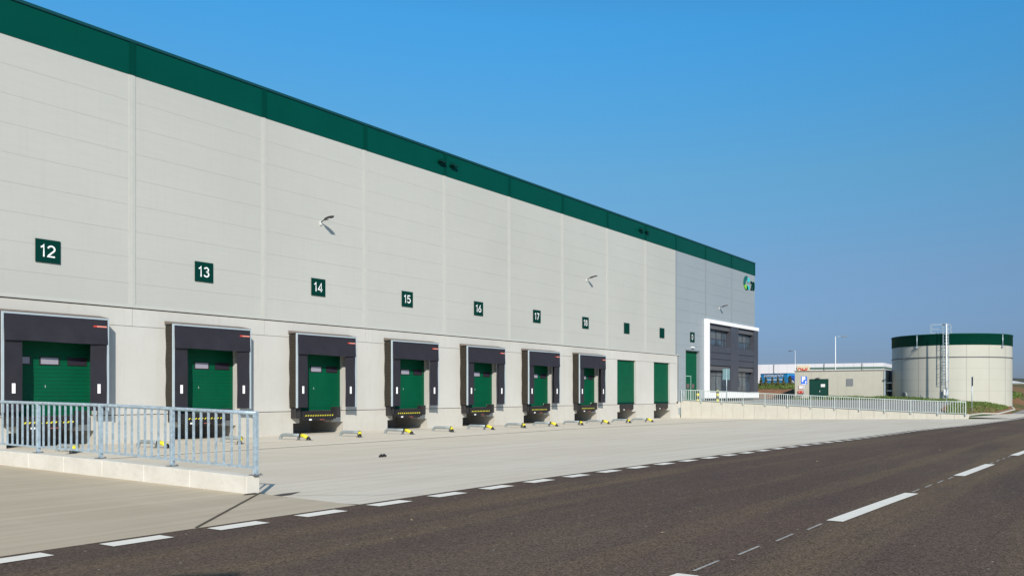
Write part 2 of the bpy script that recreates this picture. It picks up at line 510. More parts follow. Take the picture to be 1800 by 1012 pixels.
structure(mb.build('edge_line', M['paint']))
def cy(s): return 3.19 - .0505 * (min(s, 13) - 6.46) - .034 * max(0, s - 13)
mb = MB(); s = 9.88 - 7.0 * 5
while s < 120:
    strip_mark(mb, s, s + 3.45, cy(s) - .20, cy(s), cy(s + 3.45) - .20, cy(s + 3.45)); s += 7.0
structure(mb.build('centre_line', M['paint']))
mb = MB(); s = 9.88 - 7.0 * 5
while s < 60:
    for k in range(4):
        a = s + 3.45 + .15 + k * .87
        strip_mark(mb, a, a + .52, cy(a) - .085, cy(a) - .055)
    s += 7.0
structure(mb.build('guide_line', M['paint_old']))
# joints in the slabs
mb = MB()
for a, b in zip(frange(S0 + .1, 67.6, 3), frange(S0 + .1, 67.6, 3)[1:]):
    mb.face([(a, 25.77, zyard(a, 25.77) + .010), (b, 25.77, zyard(b, 25.77) + .010), (b, 25.93, zyard(b, 25.93) + .010), (a, 25.93, zyard(a, 25.93) + .010)])
def crack(mb, a, b, w, zf, n=6):
    a = Vector(a); b = Vector(b); d = (b - a).normalized(); p = Vector((-d.y, d.x)) * w / 2
    for i in range(n):
        u = a + (b - a) * i / n; v = a + (b - a) * (i + 1) / n
        q = [u - p, v - p, v + p, u + p]
        mb.face([(k.x, k.y, zf(k.x, k.y) + .010) for k in q])
crack(mb, (5.74, 8.93), (8.13, 11.05), .035, zramp, 10)
crack(mb, (8.5, 11.0), (9.35, 8.95), .012, zyard)
crack(mb, (14.2, 11.0), (14.9, 8.95), .012, zyard)
crack(mb, (20, 19.0), (26, 18.8), .03, zyard, 6)
structure(mb.build('slab_joint', M['cable']))
mb = MB()
for pts, zf in (([(8.155, 10.95), (8.62, 11.0), (9.0, 11.25), (8.7, 11.27), (8.155, 11.16)], zyard), ([(7.78, 10.98), (8.04, 10.92), (8.04, 11.08), (7.9, 11.08)], zramp)):
    mb.face([(x, y, zf(x, y) + .010) for x, y in pts])
structure(mb.build('drain_pit', M['seam']))

# ------------------------------------------------------------------ retaining walls and railings
t = tag(thing('retaining_wall', (8.04, 11.1, -.4), 'low white concrete block wall under the near railing at the left', 'wall'))
mb = MB(); y = 11.1
cuts = [11.1] + frange(12.5, 33.7, 1.25)
for a, b in zip(cuts, cuts[1:]):
    g = .012
    mb.hexa([(7.93, a + g / 2, -.9), (8.15, a + g / 2, -.9), (8.15, b - g / 2, -.9), (7.93, b - g / 2, -.9)],
            [(7.93, a + g / 2, zleftwall(a)), (8.15, a + g / 2, zleftwall(a)), (8.15, b - g / 2, zleftwall(b)), (7.93, b - g / 2, zleftwall(b))])
mb.build('concrete_block', M['kerb'], t, bevel=.008)
mb = MB(); mb.hexa([(7.95, 11.12, -.9), (8.13, 11.12, -.9), (8.13, 33.7, -.9), (7.95, 33.7, -.9)], [(7.95, 11.12, .25), (8.13, 11.12, .25), (8.13, 33.7, .6), (7.95, 33.7, .6)])
mb.build('joint_filler', M['seam'], t)

t = tag(thing('retaining_wall', (67.8, 10, -.6), 'cream concrete wall with upright joints along the far side of the yard', 'wall'))
mb = MB(); cuts = frange(9.85, 33.85, 1.0)
for a, b in zip(cuts, cuts[1:]):
    g = .014
    mb.hexa([(67.7, a + g / 2, -1.0), (67.98, a + g / 2, -1.0), (67.98, b - g / 2, -1.0), (67.7, b - g / 2, -1.0)],
            [(67.7, a + g / 2, zrightwall(a)), (67.98, a + g / 2, zrightwall(a)), (67.98, b - g / 2, zrightwall(b)), (67.7, b - g / 2, zrightwall(b))])
mb.build('concrete_panel', M['cream'], t, bevel=.006)
mb = MB(); cuts = frange(9.87, 33.8, 2)
for a, b in zip(cuts, cuts[1:]):
    mb.hexa([(67.72, a, -1), (67.96, a, -1), (67.96, b, -1), (67.72, b, -1)], [(67.72, a, zrightwall(a) - .02), (67.96, a, zrightwall(a) - .02), (67.96, b, zrightwall(b) - .02), (67.72, b, zrightwall(b) - .02)])
mb.build('joint_filler', M['seam'], t)

def railing(x, posts, ztop, zrail, zbot, footz, label, side=0.0, foot=False, limit=100, G=None):
    G = G or M['galv']
    t = thing('railing', (x, posts[0], zbot(posts[0])), label, 'railing')
    y0, y1 = posts[0], posts[-1]
    ys_ = frange(y0, y1, 1.0)
    mb = MB(); mb.tube([(x, y, ztop(y) - .025) for y in [y0 - .03] + ys_[1:]], .03, 10); mb.build('top_rail', G, t)
    mb = MB()
    for a, b in zip(ys_, ys_[1:]): mb.bar((x, a, zbot(a)), (x, b, zbot(b)), .045, .03)
    mb.build('bottom_rail', G, t)
    for p in posts:
        mb = MB(); mb.box(x - .03 + side, x + .03 + side, p - .03, p + .03, footz(p), ztop(p) - .02)
        o = mb.build('post', G, t, bevel=.004)
        mb = MB()
        if foot: mb.box(x + side + .03, 67.698, p - .05, p + .05, footz(p) + .02, footz(p) + .1)
        else:
            mb.box(x - .07, x + .07, p - .07, p + .07, footz(p), footz(p) + .012)
            for dx in (-.05, .05): mb.box(x + dx - .008, x + dx + .008, p - .058, p - .042, footz(p) + .012, footz(p) + .03)
        mb.build('foot_plate', M['galvdark'], o)
    n = 0; rest = MB()
    for a, b in zip(posts, posts[1:]):
        for k in range(1, 11):
            y = a + (b - a) * k / 11
            m_ = MB() if n < limit else rest
            m_.bar((x, y, zbot(y)), (x, y, ztop(y) - .03), .022, .036)
            if n < limit: m_.build('baluster', G, t)
            n += 1
    if n > limit: rest.build('balusters', G, t)['kind'] = 'stuff'
    return t
posts = [11.13, 13.24, 15.36, 17.5, 19.65, 21.8, 23.9, 26.0, 28.1, 30.2, 32.3]
railing(8.10, posts, lambda y: zleftwall(y) + .955, None, lambda y: zleftwall(y) + .11, lambda y: zleftwall(y),
        'near galvanised railing on the low white concrete wall in front of dock 12')
posts = [10.05] + [10.05 + 1.98 * k for k in range(1, 12)] + [33.75]
railing(67.62, posts, lambda y: zrightwall(y) + .955, None, lambda y: zrightwall(y) + .06, lambda y: zrightwall(y) - .14,
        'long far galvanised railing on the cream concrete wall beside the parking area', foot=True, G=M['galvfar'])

# ------------------------------------------------------------------ the warehouse
XL, XG, XR = -40.0, 66.9, 85.5
WZ = dict(base=-.9, pl=.67, dt=4.20, cl=4.95, band=14.18, top=15.58)
PIL = [19.08 + 6.03 * n for n in range(-10, 8)] + [66.85] + [66.85 + 6.15, 66.85 + 12.35]
DC = [16.15 + 6.0 * n for n in range(-9, 9)]            # dock door centres; 16.15 is door 12
wh = thing('warehouse', (0, W, 0), 'long pale warehouse with a green parapet band and a row of loading docks', 'warehouse')
def P(mb, name, m, parent=wh, **k): return mb.build(name, m, parent, **k)
# body
mb = MB(); mb.box(XL, 72.5, W + .5, W + 70, .5, 15.2); mb.box(72.5, XR - .02, W + 1.6, W + 70, .5, 15.2); mb.box(XL, 67.1, W + 2.4, W + 3, -1, .6); P(mb, 'core', M['clad_back'])
mb = MB(); mb.box(XL, XR, W + .3, W + 70, 15.2, 15.3); P(mb, 'roof', M['shade'])
# upper cladding: one box per bay and course with thin seams
edges = sorted([XL] + [p for p in PIL if p > XL] + [XR])
mbl = MB(); mbg = MB()
for a, b in zip(edges, edges[1:]):
    z = WZ['band']
    g = .005
    lo = WZ['cl'] if b <= 67 else .67
    zz = z
    while zz > lo + .05:
        z2 = max(lo, zz - 1.035)
        (mbl if b <= 67 else mbg).box(a, b, W, W + .12, z2 + g, zz)
        zz = z2
# grey part has the gate opening and the office cut-out: rebuild those bays around them
def in_gate(b): return 0
mbg = MB()
ga, gb, gz = 68.85, 71.75, 5.46      # gate
zz = WZ['band']
while zz > .3:
    z2 = zz - 1.035; g = .008
    for a, b in ((66.9, 73.0), (73.0, 79.2), (79.2, 85.5)):
        if a > 72 and zz < 8.5: continue
        if a > 72 and z2 < 8.4: mbg.box(a, b, W, W + .12, 8.4, zz); continue
        segs = [(a, b)]
        if zz > gz and z2 < gz and a < ga:
            mbg.box(a, b, W, W + .12, gz + .06, zz); segs = [(a, ga - .06), (gb + .06, b)]; mbg.box(a, ga - .06, W, W + .12, z2 + g, gz + .06); mbg.box(gb + .06, b, W, W + .12, z2 + g, gz + .06); continue
        if zz <= gz and a < ga: segs = [(a, ga - .06), (gb + .06, b)]
        for u, v in segs: mbg.box(u, v, W, W + .12, z2 + g, zz)
    zz = z2
P(mbl, 'light_cladding', M['clad'])
P(mbg, 'grey_cladding', M['gwall'])
mb = MB(); mb.box(XL, 67.0, W + .014, W + .5, 4.9, 14.17); P(mb, 'seam_backing', M['clad_back'])
mb = MB(); mb.box(67.01, ga - .3, W + .014, W + .5, 0, 14.17); mb.box(gb + .3, 72.6, W + .014, W + .5, 0, 14.17); mb.box(72.6, XR - .01, W + .014, W + .5, 8.45, 14.17); mb.box(ga - .3, gb + .3, W + .1, W + .5, gz + .1, 15.2)
P(mb, 'seam_backing', mat('grey seam', (.16, .185, .21), .7))
mb = MB(); mb.box(XR - .12, XR, W + .125, W + 70, 0, 15.2); P(mb, 'end_wall', M['gwall'])
# parapet
mb = MB()
for a, b in zip(edges, edges[1:]): mb.box(a + .003, b - .003, W - .02, W + .3, WZ['band'], 15.44)
P(mb, 'parapet_band', M['green'])
mb = MB(); mb.box(XL, XR + .03, W - .045, W + .35, 15.45, 15.47); mb.box(XL, XR + .04, W - .07, W + .4, 15.47, WZ['top']); P(mb, 'parapet_cap', M['green_cap'])
for p in PIL:
    light = p < 67.5
    mb = MB(); z0 = WZ['cl'] if p < 66 else (WZ['cl'] if light else .67)
    if p > 72: z0 = 8.6
    mb.box(p - .12, p + .12, W - .028, W - .001, z0, WZ['band'] - .002); mb.box(p - .045, p + .045, W - .036, W - .028, z0, WZ['band'] - .002)
    P(mb, 'joint_cover', M['clad_trim'] if p < 66 else M['gtrim'])
    mb = MB(); mb.box(p - .12, p + .12, W - .05, W - .021, WZ['band'], 15.445); P(mb, 'joint_cover', M['green_trim'])
mb = MB(); mb.box(XR - .1, XR + .02, W - .05, W - .021, WZ['band'], 15.445); P(mb, 'corner_trim', M['green_trim'])
mb = MB(); mb.box(XL, 67.35, W - .09, W + .1, 4.93, 4.99); mb.box(XL, 67.25, W - .02, W + .1, 4.99, 5.06); P(mb, 'ledge', M['clad_trim'])
mb = MB(); mb.box(XL, 67.2, W - .03, W + .1, 4.888, 4.93); P(mb, 'ledge_joint', M['seam'])
# lower wall: lintel courses, piers, plinth blocks
hw = 1.47
mb = MB(); g = .008
bays = [c + 3.0 for c in DC]
bed = [XL] + [p for p in PIL if XL < p < 66] + [67.2]
for a, b in zip(bed, bed[1:]): mb.box(a + g, b - g, W - .03, W + .5, WZ['dt'] + g, 4.89)
prev = XL
for c in DC + [None]:
    e = (c - hw) if c else 67.2
    mb.box(prev, e, W - .03, W + .5, WZ['pl'] + .03, WZ['dt'] - g)
    if c: prev = c + hw
P(mb, 'concrete_wall', M['conc_wall'])
prev = None
for c in DC + [None]:
    mb = MB()
    if prev is None: mb.box(XL, c - 1.14, W - .05, W + .5, .12, WZ['pl']); mb.box(XL, c - 1.5, W - .05, W + .5, -1.0, .12)
    else:
        e = (c - 1.5) if c else 67.2
        lo = [(prev + 1.5, -1.0), (e, -1.0), (e, .12)] + ([(c - 1.14, .12), (c - 1.14, WZ['pl'])] if c else [(e, WZ['pl'])]) + [(prev + .78, WZ['pl']), (prev + .78, .12), (prev + 1.5, .12)]
        f = [(x, W - .05, z) for x, z in lo]; g_ = [(x, W + .5, z) for x, z in lo]
        mb.face(f); mb.face(g_[::-1])
        for i in range(len(lo)): j = (i + 1) % len(lo); mb.face([g_[i], g_[j], f[j], f[i]])
    prev = c
    P(mb, 'plinth', M['plinth'])
mb = MB(); mb.box(XL, 67.1, W + .0, W + .48, WZ['pl'] - .01, WZ['pl'] + .04); mb.box(XL, 67.1, W + .03, W + .49, WZ['dt'] - .02, WZ['dt'] + .02)
# keep clear of the door openings
P(mb, 'wall_joint', M['seam'])
mb = MB(); mb.box(67.1, 67.2, W - .03, W + .5, -1.0, 4.89); mb.box(67.2, 67.7, W + .02, W + .4, -1.0, .66); P(mb, 'corner_pier', M['conc_wall'])

# dock door (part) > window, handle; leveller (part) > lip, bumper, hazard strip, notice plate
def dock_door(c, windows):
    y = W + .14
    mb = MB(); z = .72; x0, x1 = c - hw, c + hw
    while z < 4.19:
        z2 = min(4.2, z + .142)
        mb.box(x0, x1, y, y + .05, z, z2 - .014)
        mb.mi(1); mb.box(x0, x1, y + .012, y + .05, z2 - .014, z2); mb.mi(0)
        z = z2
    mb.mi(1); mb.box(x0, x1, y + .005, y + .05, .66, .72)
    d = P(mb, 'dock_door', [M['door'], M['doorgap']])
    if windows:
        for k, wx in enumerate((-.98, -.02, .94)):
            mb = MB(); a, b, z0, z1 = c + wx - .34, c + wx + .34, 2.57, 2.88
            mb.box(a, b, y - .02, y - .002, z0, z0 + .035); mb.box(a, b, y - .02, y - .002, z1 - .035, z1)
            mb.box(a, a + .04, y - .02, y - .002, z0 + .035, z1 - .035); mb.box(b - .04, b, y - .02, y - .002, z0 + .035, z1 - .035)
            mb.mi(1); mb.box(a + .04, b - .04, y - .012, y - .002, z0 + .035, z1 - .035)
            P(mb, 'window', [M['black'], M['pane'] if k < 2 else M['pane_dark']], d)
        mb = MB(); mb.box(c + .95, c + 1.3, y - .012, y - .002, .80, .86); P(mb, 'maker_plate', M['white'], d)
        mb = MB(); mb.box(c - .17, c - .155, y - .02, y - .002, 1.74, 1.84); P(mb, 'handle', M['alu'], d)
    else:
        mb = MB(); mb.box(c - hw + .02, c + hw - .02, y - .03, y - .002, .72, .86); P(mb, 'bottom_seal', M['signg'], d)
    return d
def leveller(c, hazard):
    yf = W - .42 if hazard else W - .16
    cx = c - .30 if hazard else c - .18
    mb = MB(); mb.box(cx - 1.0, cx + .98, yf + .02, W + 2.2, .42, .64)
    l = P(mb, 'dock_leveller', M['steelblk'])
    mb = MB(); mb.box(cx - 1.02, cx + 1.0, yf - .03, yf + .02, .30, .70); mb.box(cx - .85, cx + .82, yf - .05, yf - .03, .23, .34); P(mb, 'lip', M['steelblk'], l)
    if hazard:
        for sx in (-1, 1):
            a = cx + sx * 1.18
            mb = MB(); mb.box(a - .15, a + .15, yf + .02, W - .05, .36, .88); mb.box(a - .09, a + .09, yf - .02, yf + .02, .42, .82)
            P(mb, 'bumper', M['rubber'], l, bevel=.01)
        mb = MB(); y = yf - .034; z0, z1 = .445, .51
        mb.mi(1); mb.face([(cx - .88, y + .001, z0 - .01), (cx + .88, y + .001, z0 - .01), (cx + .88, y + .001, z1 + .01), (cx - .88, y + .001, z1 + .01)]); mb.mi(0)
        for k in range(12):
            x = cx - .84 + k * .143
            mb.face([(x, y, z0), (x + .06, y, z0), (x + .11, y, z1), (x + .05, y, z1)])
        P(mb, 'hazard_strip', [M['yellow'], M['black']], l)
    mb = MB(); mb.box(cx - .62, cx - .47, yf - .058, yf - .05, .25, .32); P(mb, 'notice_plate', M['white'], l)
    mb = MB(); mb.box(cx + .0, cx + .28, yf - .058, yf - .05, .26, .29); P(mb, 'maker_plate', mat('dull red label', (.35, .10, .08), .6), l)
for n, c in enumerate(DC):
    i = n - 9          # 0 is door 12
    if i < -1: continue
    dock_door(c, i < 7)
    leveller(c, i < 7)
    # concrete pit sides behind the plinth
    mb = MB(); mb.box(c - 1.7, c - 1.5, W + .5, W + 2.4, -1.0, .4); P(mb, 'pit_wall', M['plinth'])
    mb = MB(); mb.box(c + 1.5, c + 1.7, W + .5, W + 2.4, -1.0, .4); P(mb, 'pit_wall', M['plinth'])

# gate D
d = MB(); z = .85
while z < gz - .01:
    z2 = min(gz, z + .5)
    d.box(ga, gb, W + .34, W + .4, z, z2 - .012); d.mi(1); d.box(ga, gb, W + .35, W + .4, z2 - .012, z2); d.mi(0)
    z = z2
gate = P(d, 'gate', [M['door'], M['doorgap']])
mb = MB()
for a, b, z0, z1 in ((69.35, 69.43, .9, 3.2), (70.47, 70.55, .9, 3.2), (69.43, 70.47, 3.12, 3.2)): mb.box(a, b, W + .31, W + .338, z0, z1)
P(mb, 'wicket_frame', mat('pale green frame', (.25, .42, .36), .5), gate)
for a, b in ((68.9, 69.15), (69.65, 70.15), (70.75, 71.2)):
    mb = MB(); mb.box(a, b, W + .32, W + .338, 2.05, 2.45); P(mb, 'window', mat('gate pane', (.16, .10, .11), .25), gate)
mb = MB(); mb.box(ga - .3, ga, W + .05, W + .45, .6, gz + .3); mb.box(gb, gb + .3, W + .05, W + .45, .6, gz + .3); mb.box(ga, gb, W + .05, W + .45, gz, gz + .3); P(mb, 'gate_reveal', M['gtrim'])
mb = MB(); mb.box(66.9, XR, W - .03, W + .1, .3, .84); P(mb, 'base_plinth', M['conc_wall'])

# office front: white frame, dark facade, blinds and windows
YO = W - .28
OX0, OX1 = 72.72, 86.0
mb = MB()
mb.box(OX0, OX0 + .68, YO, W - .002, 1.12, 8.62)
mb.box(OX0 + .68, OX1 + .04, YO, W + 8, 8.27, 8.62)
mb.box(OX0 + .68, OX1 + .04, YO, W + 8, 1.12, 1.70)
P(mb, 'office_frame', M['offw'], bevel=.01)
mb = MB(); YF = YO + .10
xo = OX0 + .68
wins = [(xo + .12, xo + 5.3), (xo + 7.2, xo + 11.5)]
rows_ = [(1.75, 4.25), (6.15, 8.2)]
# piers
for a, b in ((xo, wins[0][0]), (wins[0][1], wins[1][0]), (wins[1][1], OX1)): mb.box(a, b, YF, W + .6, 1.70, 8.27)
for a, b in wins:
    z = 4.3
    for k in range(3):
        mb.box(a, b, YF + .03, W + .6, z, z + .56); z += .62
    mb.box(a, b, YF + .1, W + .6, 4.25, 6.15); mb.box(a, b, YF, W + .6, 8.20, 8.27)
mb.box(XR + .2, OX1, W + .602, W + 7.9, 1.70, 8.27)
P(mb, 'office_facade', M['anth'])
for (z0, z1) in rows_:
    for (a, b) in wins:
        yg = YF + .50
        zt = z1 - .45
        mb = MB(); mb.box(a, b, YF + .16, yg + .1, zt + .02, z1 - .03); P(mb, 'blind_box', M['shade'])
        mb = MB(); w = MB()
        n = 4
        mb.box(a, a + .9 if False else a + .1, yg - .02, yg + .08, z0, zt); mb.box(b - .1, b, yg - .02, yg + .08, z0, zt)
        mb.box(a + .1, b - .1, yg - .02, yg + .08, z0, z0 + .09); mb.box(a + .1, b - .1, yg - .02, yg + .08, zt - .06, zt)
        for k in range(1, n):
            x = a + (b - a) * k / n; mb.box(x - .04, x + .04, yg - .02, yg + .08, z0 + .09, zt - .06)
        zm = z0 + (zt - z0) * (.45 if z0 > 5 else .75)
        mb.box(a + .1, b - .1, yg - .012, yg + .07, zm - .03, zm + .03)
        mb.box(a, b, YF + .50, W + .62, z0 - .02, z0)
        f = P(mb, 'window', M['anth2'])
        mb = MB(); mb.box(a + .1, b - .1, yg + .01, yg + .03, z0 + .09, zt - .06); P(mb, 'pane', M['glass'], f)
        if z0 > 5:
            for k in (0, 1, 2):
                mb = MB(); x = a + (b - a) * (k + .12) / 4; mb.box(x, x + .8 * (b - a) / 4, yg + .001, yg + .009, zm + .04, zt - .1 - .15 * (k % 2)); P(mb, 'blind', M['blind'], f)

# ------------------------------------------------------------------ dock shelters
def make_shelter():
    t = local(thing('dock_shelter', (0, 0, 0), 'shelter', 'dock shelter', 'black dock shelters around the numbered doors'))
    D = -.62
    mb = MB()
    for sx in (-1, 1): mb.box(sx * 1.76 - .035, sx * 1.76 + .035, D - .02, D + .05, .86, 4.30)
    mb.box(-1.795, 1.795, D - .02, D + .05, 4.30, 4.37)
    P(mb, 'frame', M['alu'], t)
    for sx in (-1, 1):                                   # ribbed fabric sides
        mb = MB(); n = 44; ribs = []
        for k in range(n * 2 + 1):
            z = .88 + (4.31 - .88) * k / (n * 2)
            o = .012 if k % 2 else -.006
            sag = .012 * math.sin(z * 5)
            ribs.append((z, o + sag))
        for (z0, o0), (z1, o1) in zip(ribs, ribs[1:]):
            x0, x1 = sx * (1.735 + o0), sx * (1.735 + o1)
            q = [(x0, -.03, z0), (x0, D + .05, z0), (x1, D + .05, z1), (x1, -.03, z1)]
            mb.face(q)
            mb.face([(a - sx * .01, b, c_) for a, b, c_ in q])
        P(mb, 'side_fabric', M['ribbed'], t)
    mb = MB(); mb.hexa([(-1.79, D - .015, 4.371), (1.79, D - .015, 4.371), (1.79, -.032, 4.371), (-1.79, -.032, 4.371)],
                       [(-1.79, D - .015, 4.385), (1.79, D - .015, 4.385), (1.79, -.032, 4.50), (-1.79, -.032, 4.50)])
    P(mb, 'roof_panel', mat('brown grey roof foil', (.16, .13, .11), .6), t)
    # top curtain: gently wavy sheet with thickness
    mb = MB(); nx, nz = 28, 10
    def cur(u, v):
        x = -1.74 + 3.48 * u; z = 4.31 - .93 * v
        y = D - .025 - .045 * v * v - .012 * math.sin(u * 9 + v * 2) * v - .008 * math.sin(u * 23) * v
        return (x, y, z + .012 * math.sin(u * 7) * v)
    for i in range(nx):
        for j in range(nz):
            a, b = i / nx, (i + 1) / nx; c_, d_ = j / nz, (j + 1) / nz
            q = [cur(a, c_), cur(b, c_), cur(b, d_), cur(a, d_)]
            mb.face([q[3], q[2], q[1], q[0]], True); mb.face([(p[0], p[1] + .008, p[2]) for p in q], True)
    P(mb, 'top_curtain', M['fabric'], t)
    for sx in (-1, 1):
        mb = MB(); a, b = (1.14, 1.725)
        n = 14
        for k in range(n):
            z0 = .88 + (3.75 - .88) * k / n; z1 = .88 + (3.75 - .88) * (k + 1) / n
            y0 = D - .002 + .01 * math.sin(k * .8 + sx); y1 = D - .002 + .01 * math.sin((k + 1) * .8 + sx)
            q = [(sx * a, y0 + .03, z0), (sx * b, y0, z0), (sx * b, y1, z1), (sx * a, y1 + .03, z1)]
            mb.face(q); mb.face([(p[0], p[1] + .01, p[2]) for p in q])
        s_ = P(mb, 'side_curtain', M['fabric'], t)
        mb = MB(); xm = sx * 1.43; mb.box(xm - .055, xm + .055, D - .018, D - .012, 1.53, 1.88); P(mb, 'marker', M['signw'], s_)
    mb = MB(); mb.box(1.22, 1.34, D - .044, D - .040, 4.02, 4.075); mb.mi(1); mb.box(1.34, 1.70, D - .044, D - .040, 4.02, 4.075)
    P(mb, 'maker_strip', [M['red'], mat('pale red strip', (.7, .25, .2), .6)], t)
    return t
sh0 = make_shelter()
nums = ['12', '13', '14', '15', '16', '17', '18']
for k in range(-1, 7):
    c = DC[k + 9]
    t = sh0 if k == -1 else copy_tree(sh0)
    t.location = (c - (.12 if k == 0 else 0), W - .05, 0)
    t['label'] = ('black dock shelter around the door below the green number %s sign' % nums[k]) if k >= 0 else 'black dock shelter at the left edge beside the number 12 dock'

# numbered signs: plain rounded road-sign style figures drawn as ribbons (unit = cap height)
def arcp(cx, cz, rx, rz, a0, a1, n=12):
    return [(cx + rx * math.cos(R(a0 + (a1 - a0) * k / n)), cz + rz * math.sin(R(a0 + (a1 - a0) * k / n))) for k in range(n + 1)]
GL = {
    '1': [[(.10, .78), (.24, .86), (.33, 1.0), (.33, 0)]],
    '2': [arcp(.32, .70, .26, .25, 170, -35, 12) + [(.10, .14), (.06, .055), (.60, .055)]],
    '3': [arcp(.30, .745, .22, .205, 160, -80, 10) + [(.28, .54)], arcp(.30, .29, .25, .235, 85, -160, 12)],
    '4': [[(.46, 0), (.46, .96), (.05, .26), (.05, .24), (.62, .24)]],
    '5': [[(.54, .945), (.14, .945), (.11, .53)] + arcp(.30, .33, .26, .275, 130, -155, 12)],
    '6': [[(.46, 1.0), (.16, .52)], arcp(.31, .31, .25, .26, 0, 360, 20)],
    '7': [[(.06, .945), (.58, .945), (.22, 0)]],
    '8': [arcp(.31, .745, .20, .20, 0, 360, 18), arcp(.31, .29, .25, .235, 0, 360, 20)],
    'D': [[(.10, .03), (.10, .97), (.28, .97)] + arcp(.28, .5, .30, .47, 90, -90, 14) + [(.10, .03)]],
}
ADV = {'1': .60, '4': .76}
def ribbon_text(name, body, m, h, x, y, z, parent, w=.13):
    """lettering standing on a wall that faces -y, centred on x, z"""
    tot = sum(ADV.get(c, .74) for c in body)
    cx = x - tot * h / 2
    mb = MB()
    for c in body:
        for line in GL[c]:
            pts = [Vector((cx + p[0] * h, z - h / 2 + p[1] * h)) for p in line]
            L_, R_ = [], []
            for i, p in enumerate(pts):
                a = pts[i] - pts[i - 1] if i else pts[1] - pts[0]
                b = pts[i + 1] - pts[i] if i < len(pts) - 1 else a
                if a.length < 1e-6: a = b
                if b.length < 1e-6: b = a
                a.normalize(); b.normalize()
                t_ = (a + b)
                t_ = a if t_.length < 1e-4 else t_.normalized()
                nrm = Vector((-t_.y, t_.x)); k = min(1.6, 1 / max(.35, nrm.dot(Vector((-a.y, a.x)))))
                L_.append(p + nrm * w * h / 2 * k); R_.append(p - nrm * w * h / 2 * k)
            for i in range(len(pts) - 1):
                q = [R_[i], R_[i + 1], L_[i + 1], L_[i]]
                mb.face([(v.x, y, v.y) for v in q])
        cx += ADV.get(c, .74) * h
    return mb.build(name, m, parent)
def sign(x, z, body, label, size=.84):
    t = thing('number_sign', (x, W - .03, z), label, 'sign', 'green square signs on the wall')
    mb = MB(); h = size / 2; mb.box(x - h, x + h, W - .05, W - .03, z - h, z + h); P(mb, 'panel', M['signg'], t)
    if body:
        ribbon_text('lettering', body, M['signw'], .43 * size / .84, x, W - .053, z, t)
    return t
words = {'12': 'twelve', '13': 'thirteen', '14': 'fourteen', '15': 'fifteen', '16': 'sixteen', '17': 'seventeen', '18': 'eighteen'}
for k, nm in enumerate(nums):
    sign(DC[9 + k] - (.15 if k == 0 else .02), 6.73, nm, 'dark green square sign reading %s in white' % nm)
sign(DC[16], 6.73, None, 'blank dark green square sign above the first bare green door')
sign(DC[17], 6.73, None, 'blank dark green square sign nearest the grey cladding')
sign(70.1, 6.72, 'D', 'dark green sign with a white letter D above the tall gate', .9)

# wall lamps
def make_lamp():
    t = local(thing('wall_lamp', (0, 0, 0), 'lamp', 'lamp', 'wall lamps high on the facade'))
    mb = MB(); mb.box(-.05, .05, -.06, 0, -.14, .08); P(mb, 'bracket', mat('pale grey bracket', (.6, .61, .62), .5), t, bevel=.01)
    mb = MB(); mb.tube([(0, -.08, .02), (0, -.18, .06), (0, -.34, .13)], .03, 8); P(mb, 'arm', M['galvdark'], t)
    mb = MB(); prof = [(.28, .04, .03), (.36, .09, .05), (.5, .14, .06), (.68, .155, .055), (.82, .13, .045), (.92, .07, .03), (.95, .01, .01)]
    rings = []
    for (yy, w, h) in prof:
        zc = .10 + (yy - .28) * .18
        r = [len(mb.v) + j for j in range(10)]
        for j in range(10):
            a = 2 * math.pi * j / 10; mb.v.append((w * math.cos(a), -yy, zc + h * math.sin(a)))
        rings.append(r)
    for r0, r1 in zip(rings, rings[1:]):
        for j in range(10):
            mb.f.append((r0[j], r0[(j + 1) % 10], r1[(j + 1) % 10], r1[j])); mb.m.append(0); mb.sm.append(True)
    mb.f.append(tuple(rings[0])); mb.m.append(0); mb.sm.append(False)
    P(mb, 'lamp_head', mat('dark lamp grey', (.045, .045, .05), .4), t)
    mb = MB(); mb.box(-.07, .07, -.80, -.55, .095, .108); P(mb, 'lens', M['white'], t)
    return t
l0 = make_lamp()
for k, (x, lb) in enumerate(((28.28, 'wall lamp above the number 14 sign'), (52.32, 'wall lamp above the number 18 sign'), (76.15, 'wall lamp on the grey cladding above the office windows'))):
    t = l0 if k == 0 else copy_tree(l0)
    t.location = (x, W, 9.93); t['label'] = lb
def make_flood():
    t = local(thing('floodlight', (0, 0, 0), 'flood', 'floodlight', 'floodlights on the green parapet'))
    mb = MB(); mb.hexa([(-.27, -.27, -.07), (.27, -.27, -.07), (.27, -.08, .0), (-.27, -.08, .0)], [(-.27, -.26, -.03), (.27, -.26, -.03), (.27, -.07, .05), (-.27, -.07, .05)])
    P(mb, 'lamp_head', mat('dark green lamp housing', (.004, .02, .018), .5), t, bevel=.01)
    mb = MB(); mb.box(-.12, .12, -.14, 0, -.05, .12); P(mb, 'bracket', M['green_trim'], t)
    for sx in (-1, 1): mb = MB(); mb.box(sx * .30 - .017, sx * .30 + .017, -.20, -.06, -.05, .02); P(mb, 'side_arm', M['green_trim'], t)
    return t
f0 = make_flood()
for k, (x, lb) in enumerate(((36.75, 'left floodlight of the nearer pair on the green band'), (37.75, 'right floodlight of the nearer pair on the green band'),
                             (60.3, 'left floodlight of the farther pair on the green band'), (61.3, 'right floodlight of the farther pair on the green band'))):
    t = f0 if k == 0 else copy_tree(f0)
    t.location = (x, W - .05, 14.92); t['label'] = lb
t = thing('gate_lamp', (70.1, W, 5.8), 'small white lamp between the letter D sign and the tall gate', 'lamp')
mb = MB(); mb.box(69.85, 70.35, W - .16, W - .002, 5.72, 5.84); P(mb, 'housing', M['white'], t, bevel=.02)
mb = MB(); mb.box(69.9, 70.3, W - .14, W - .03, 5.69, 5.718); P(mb, 'lens', M['blind'], t)

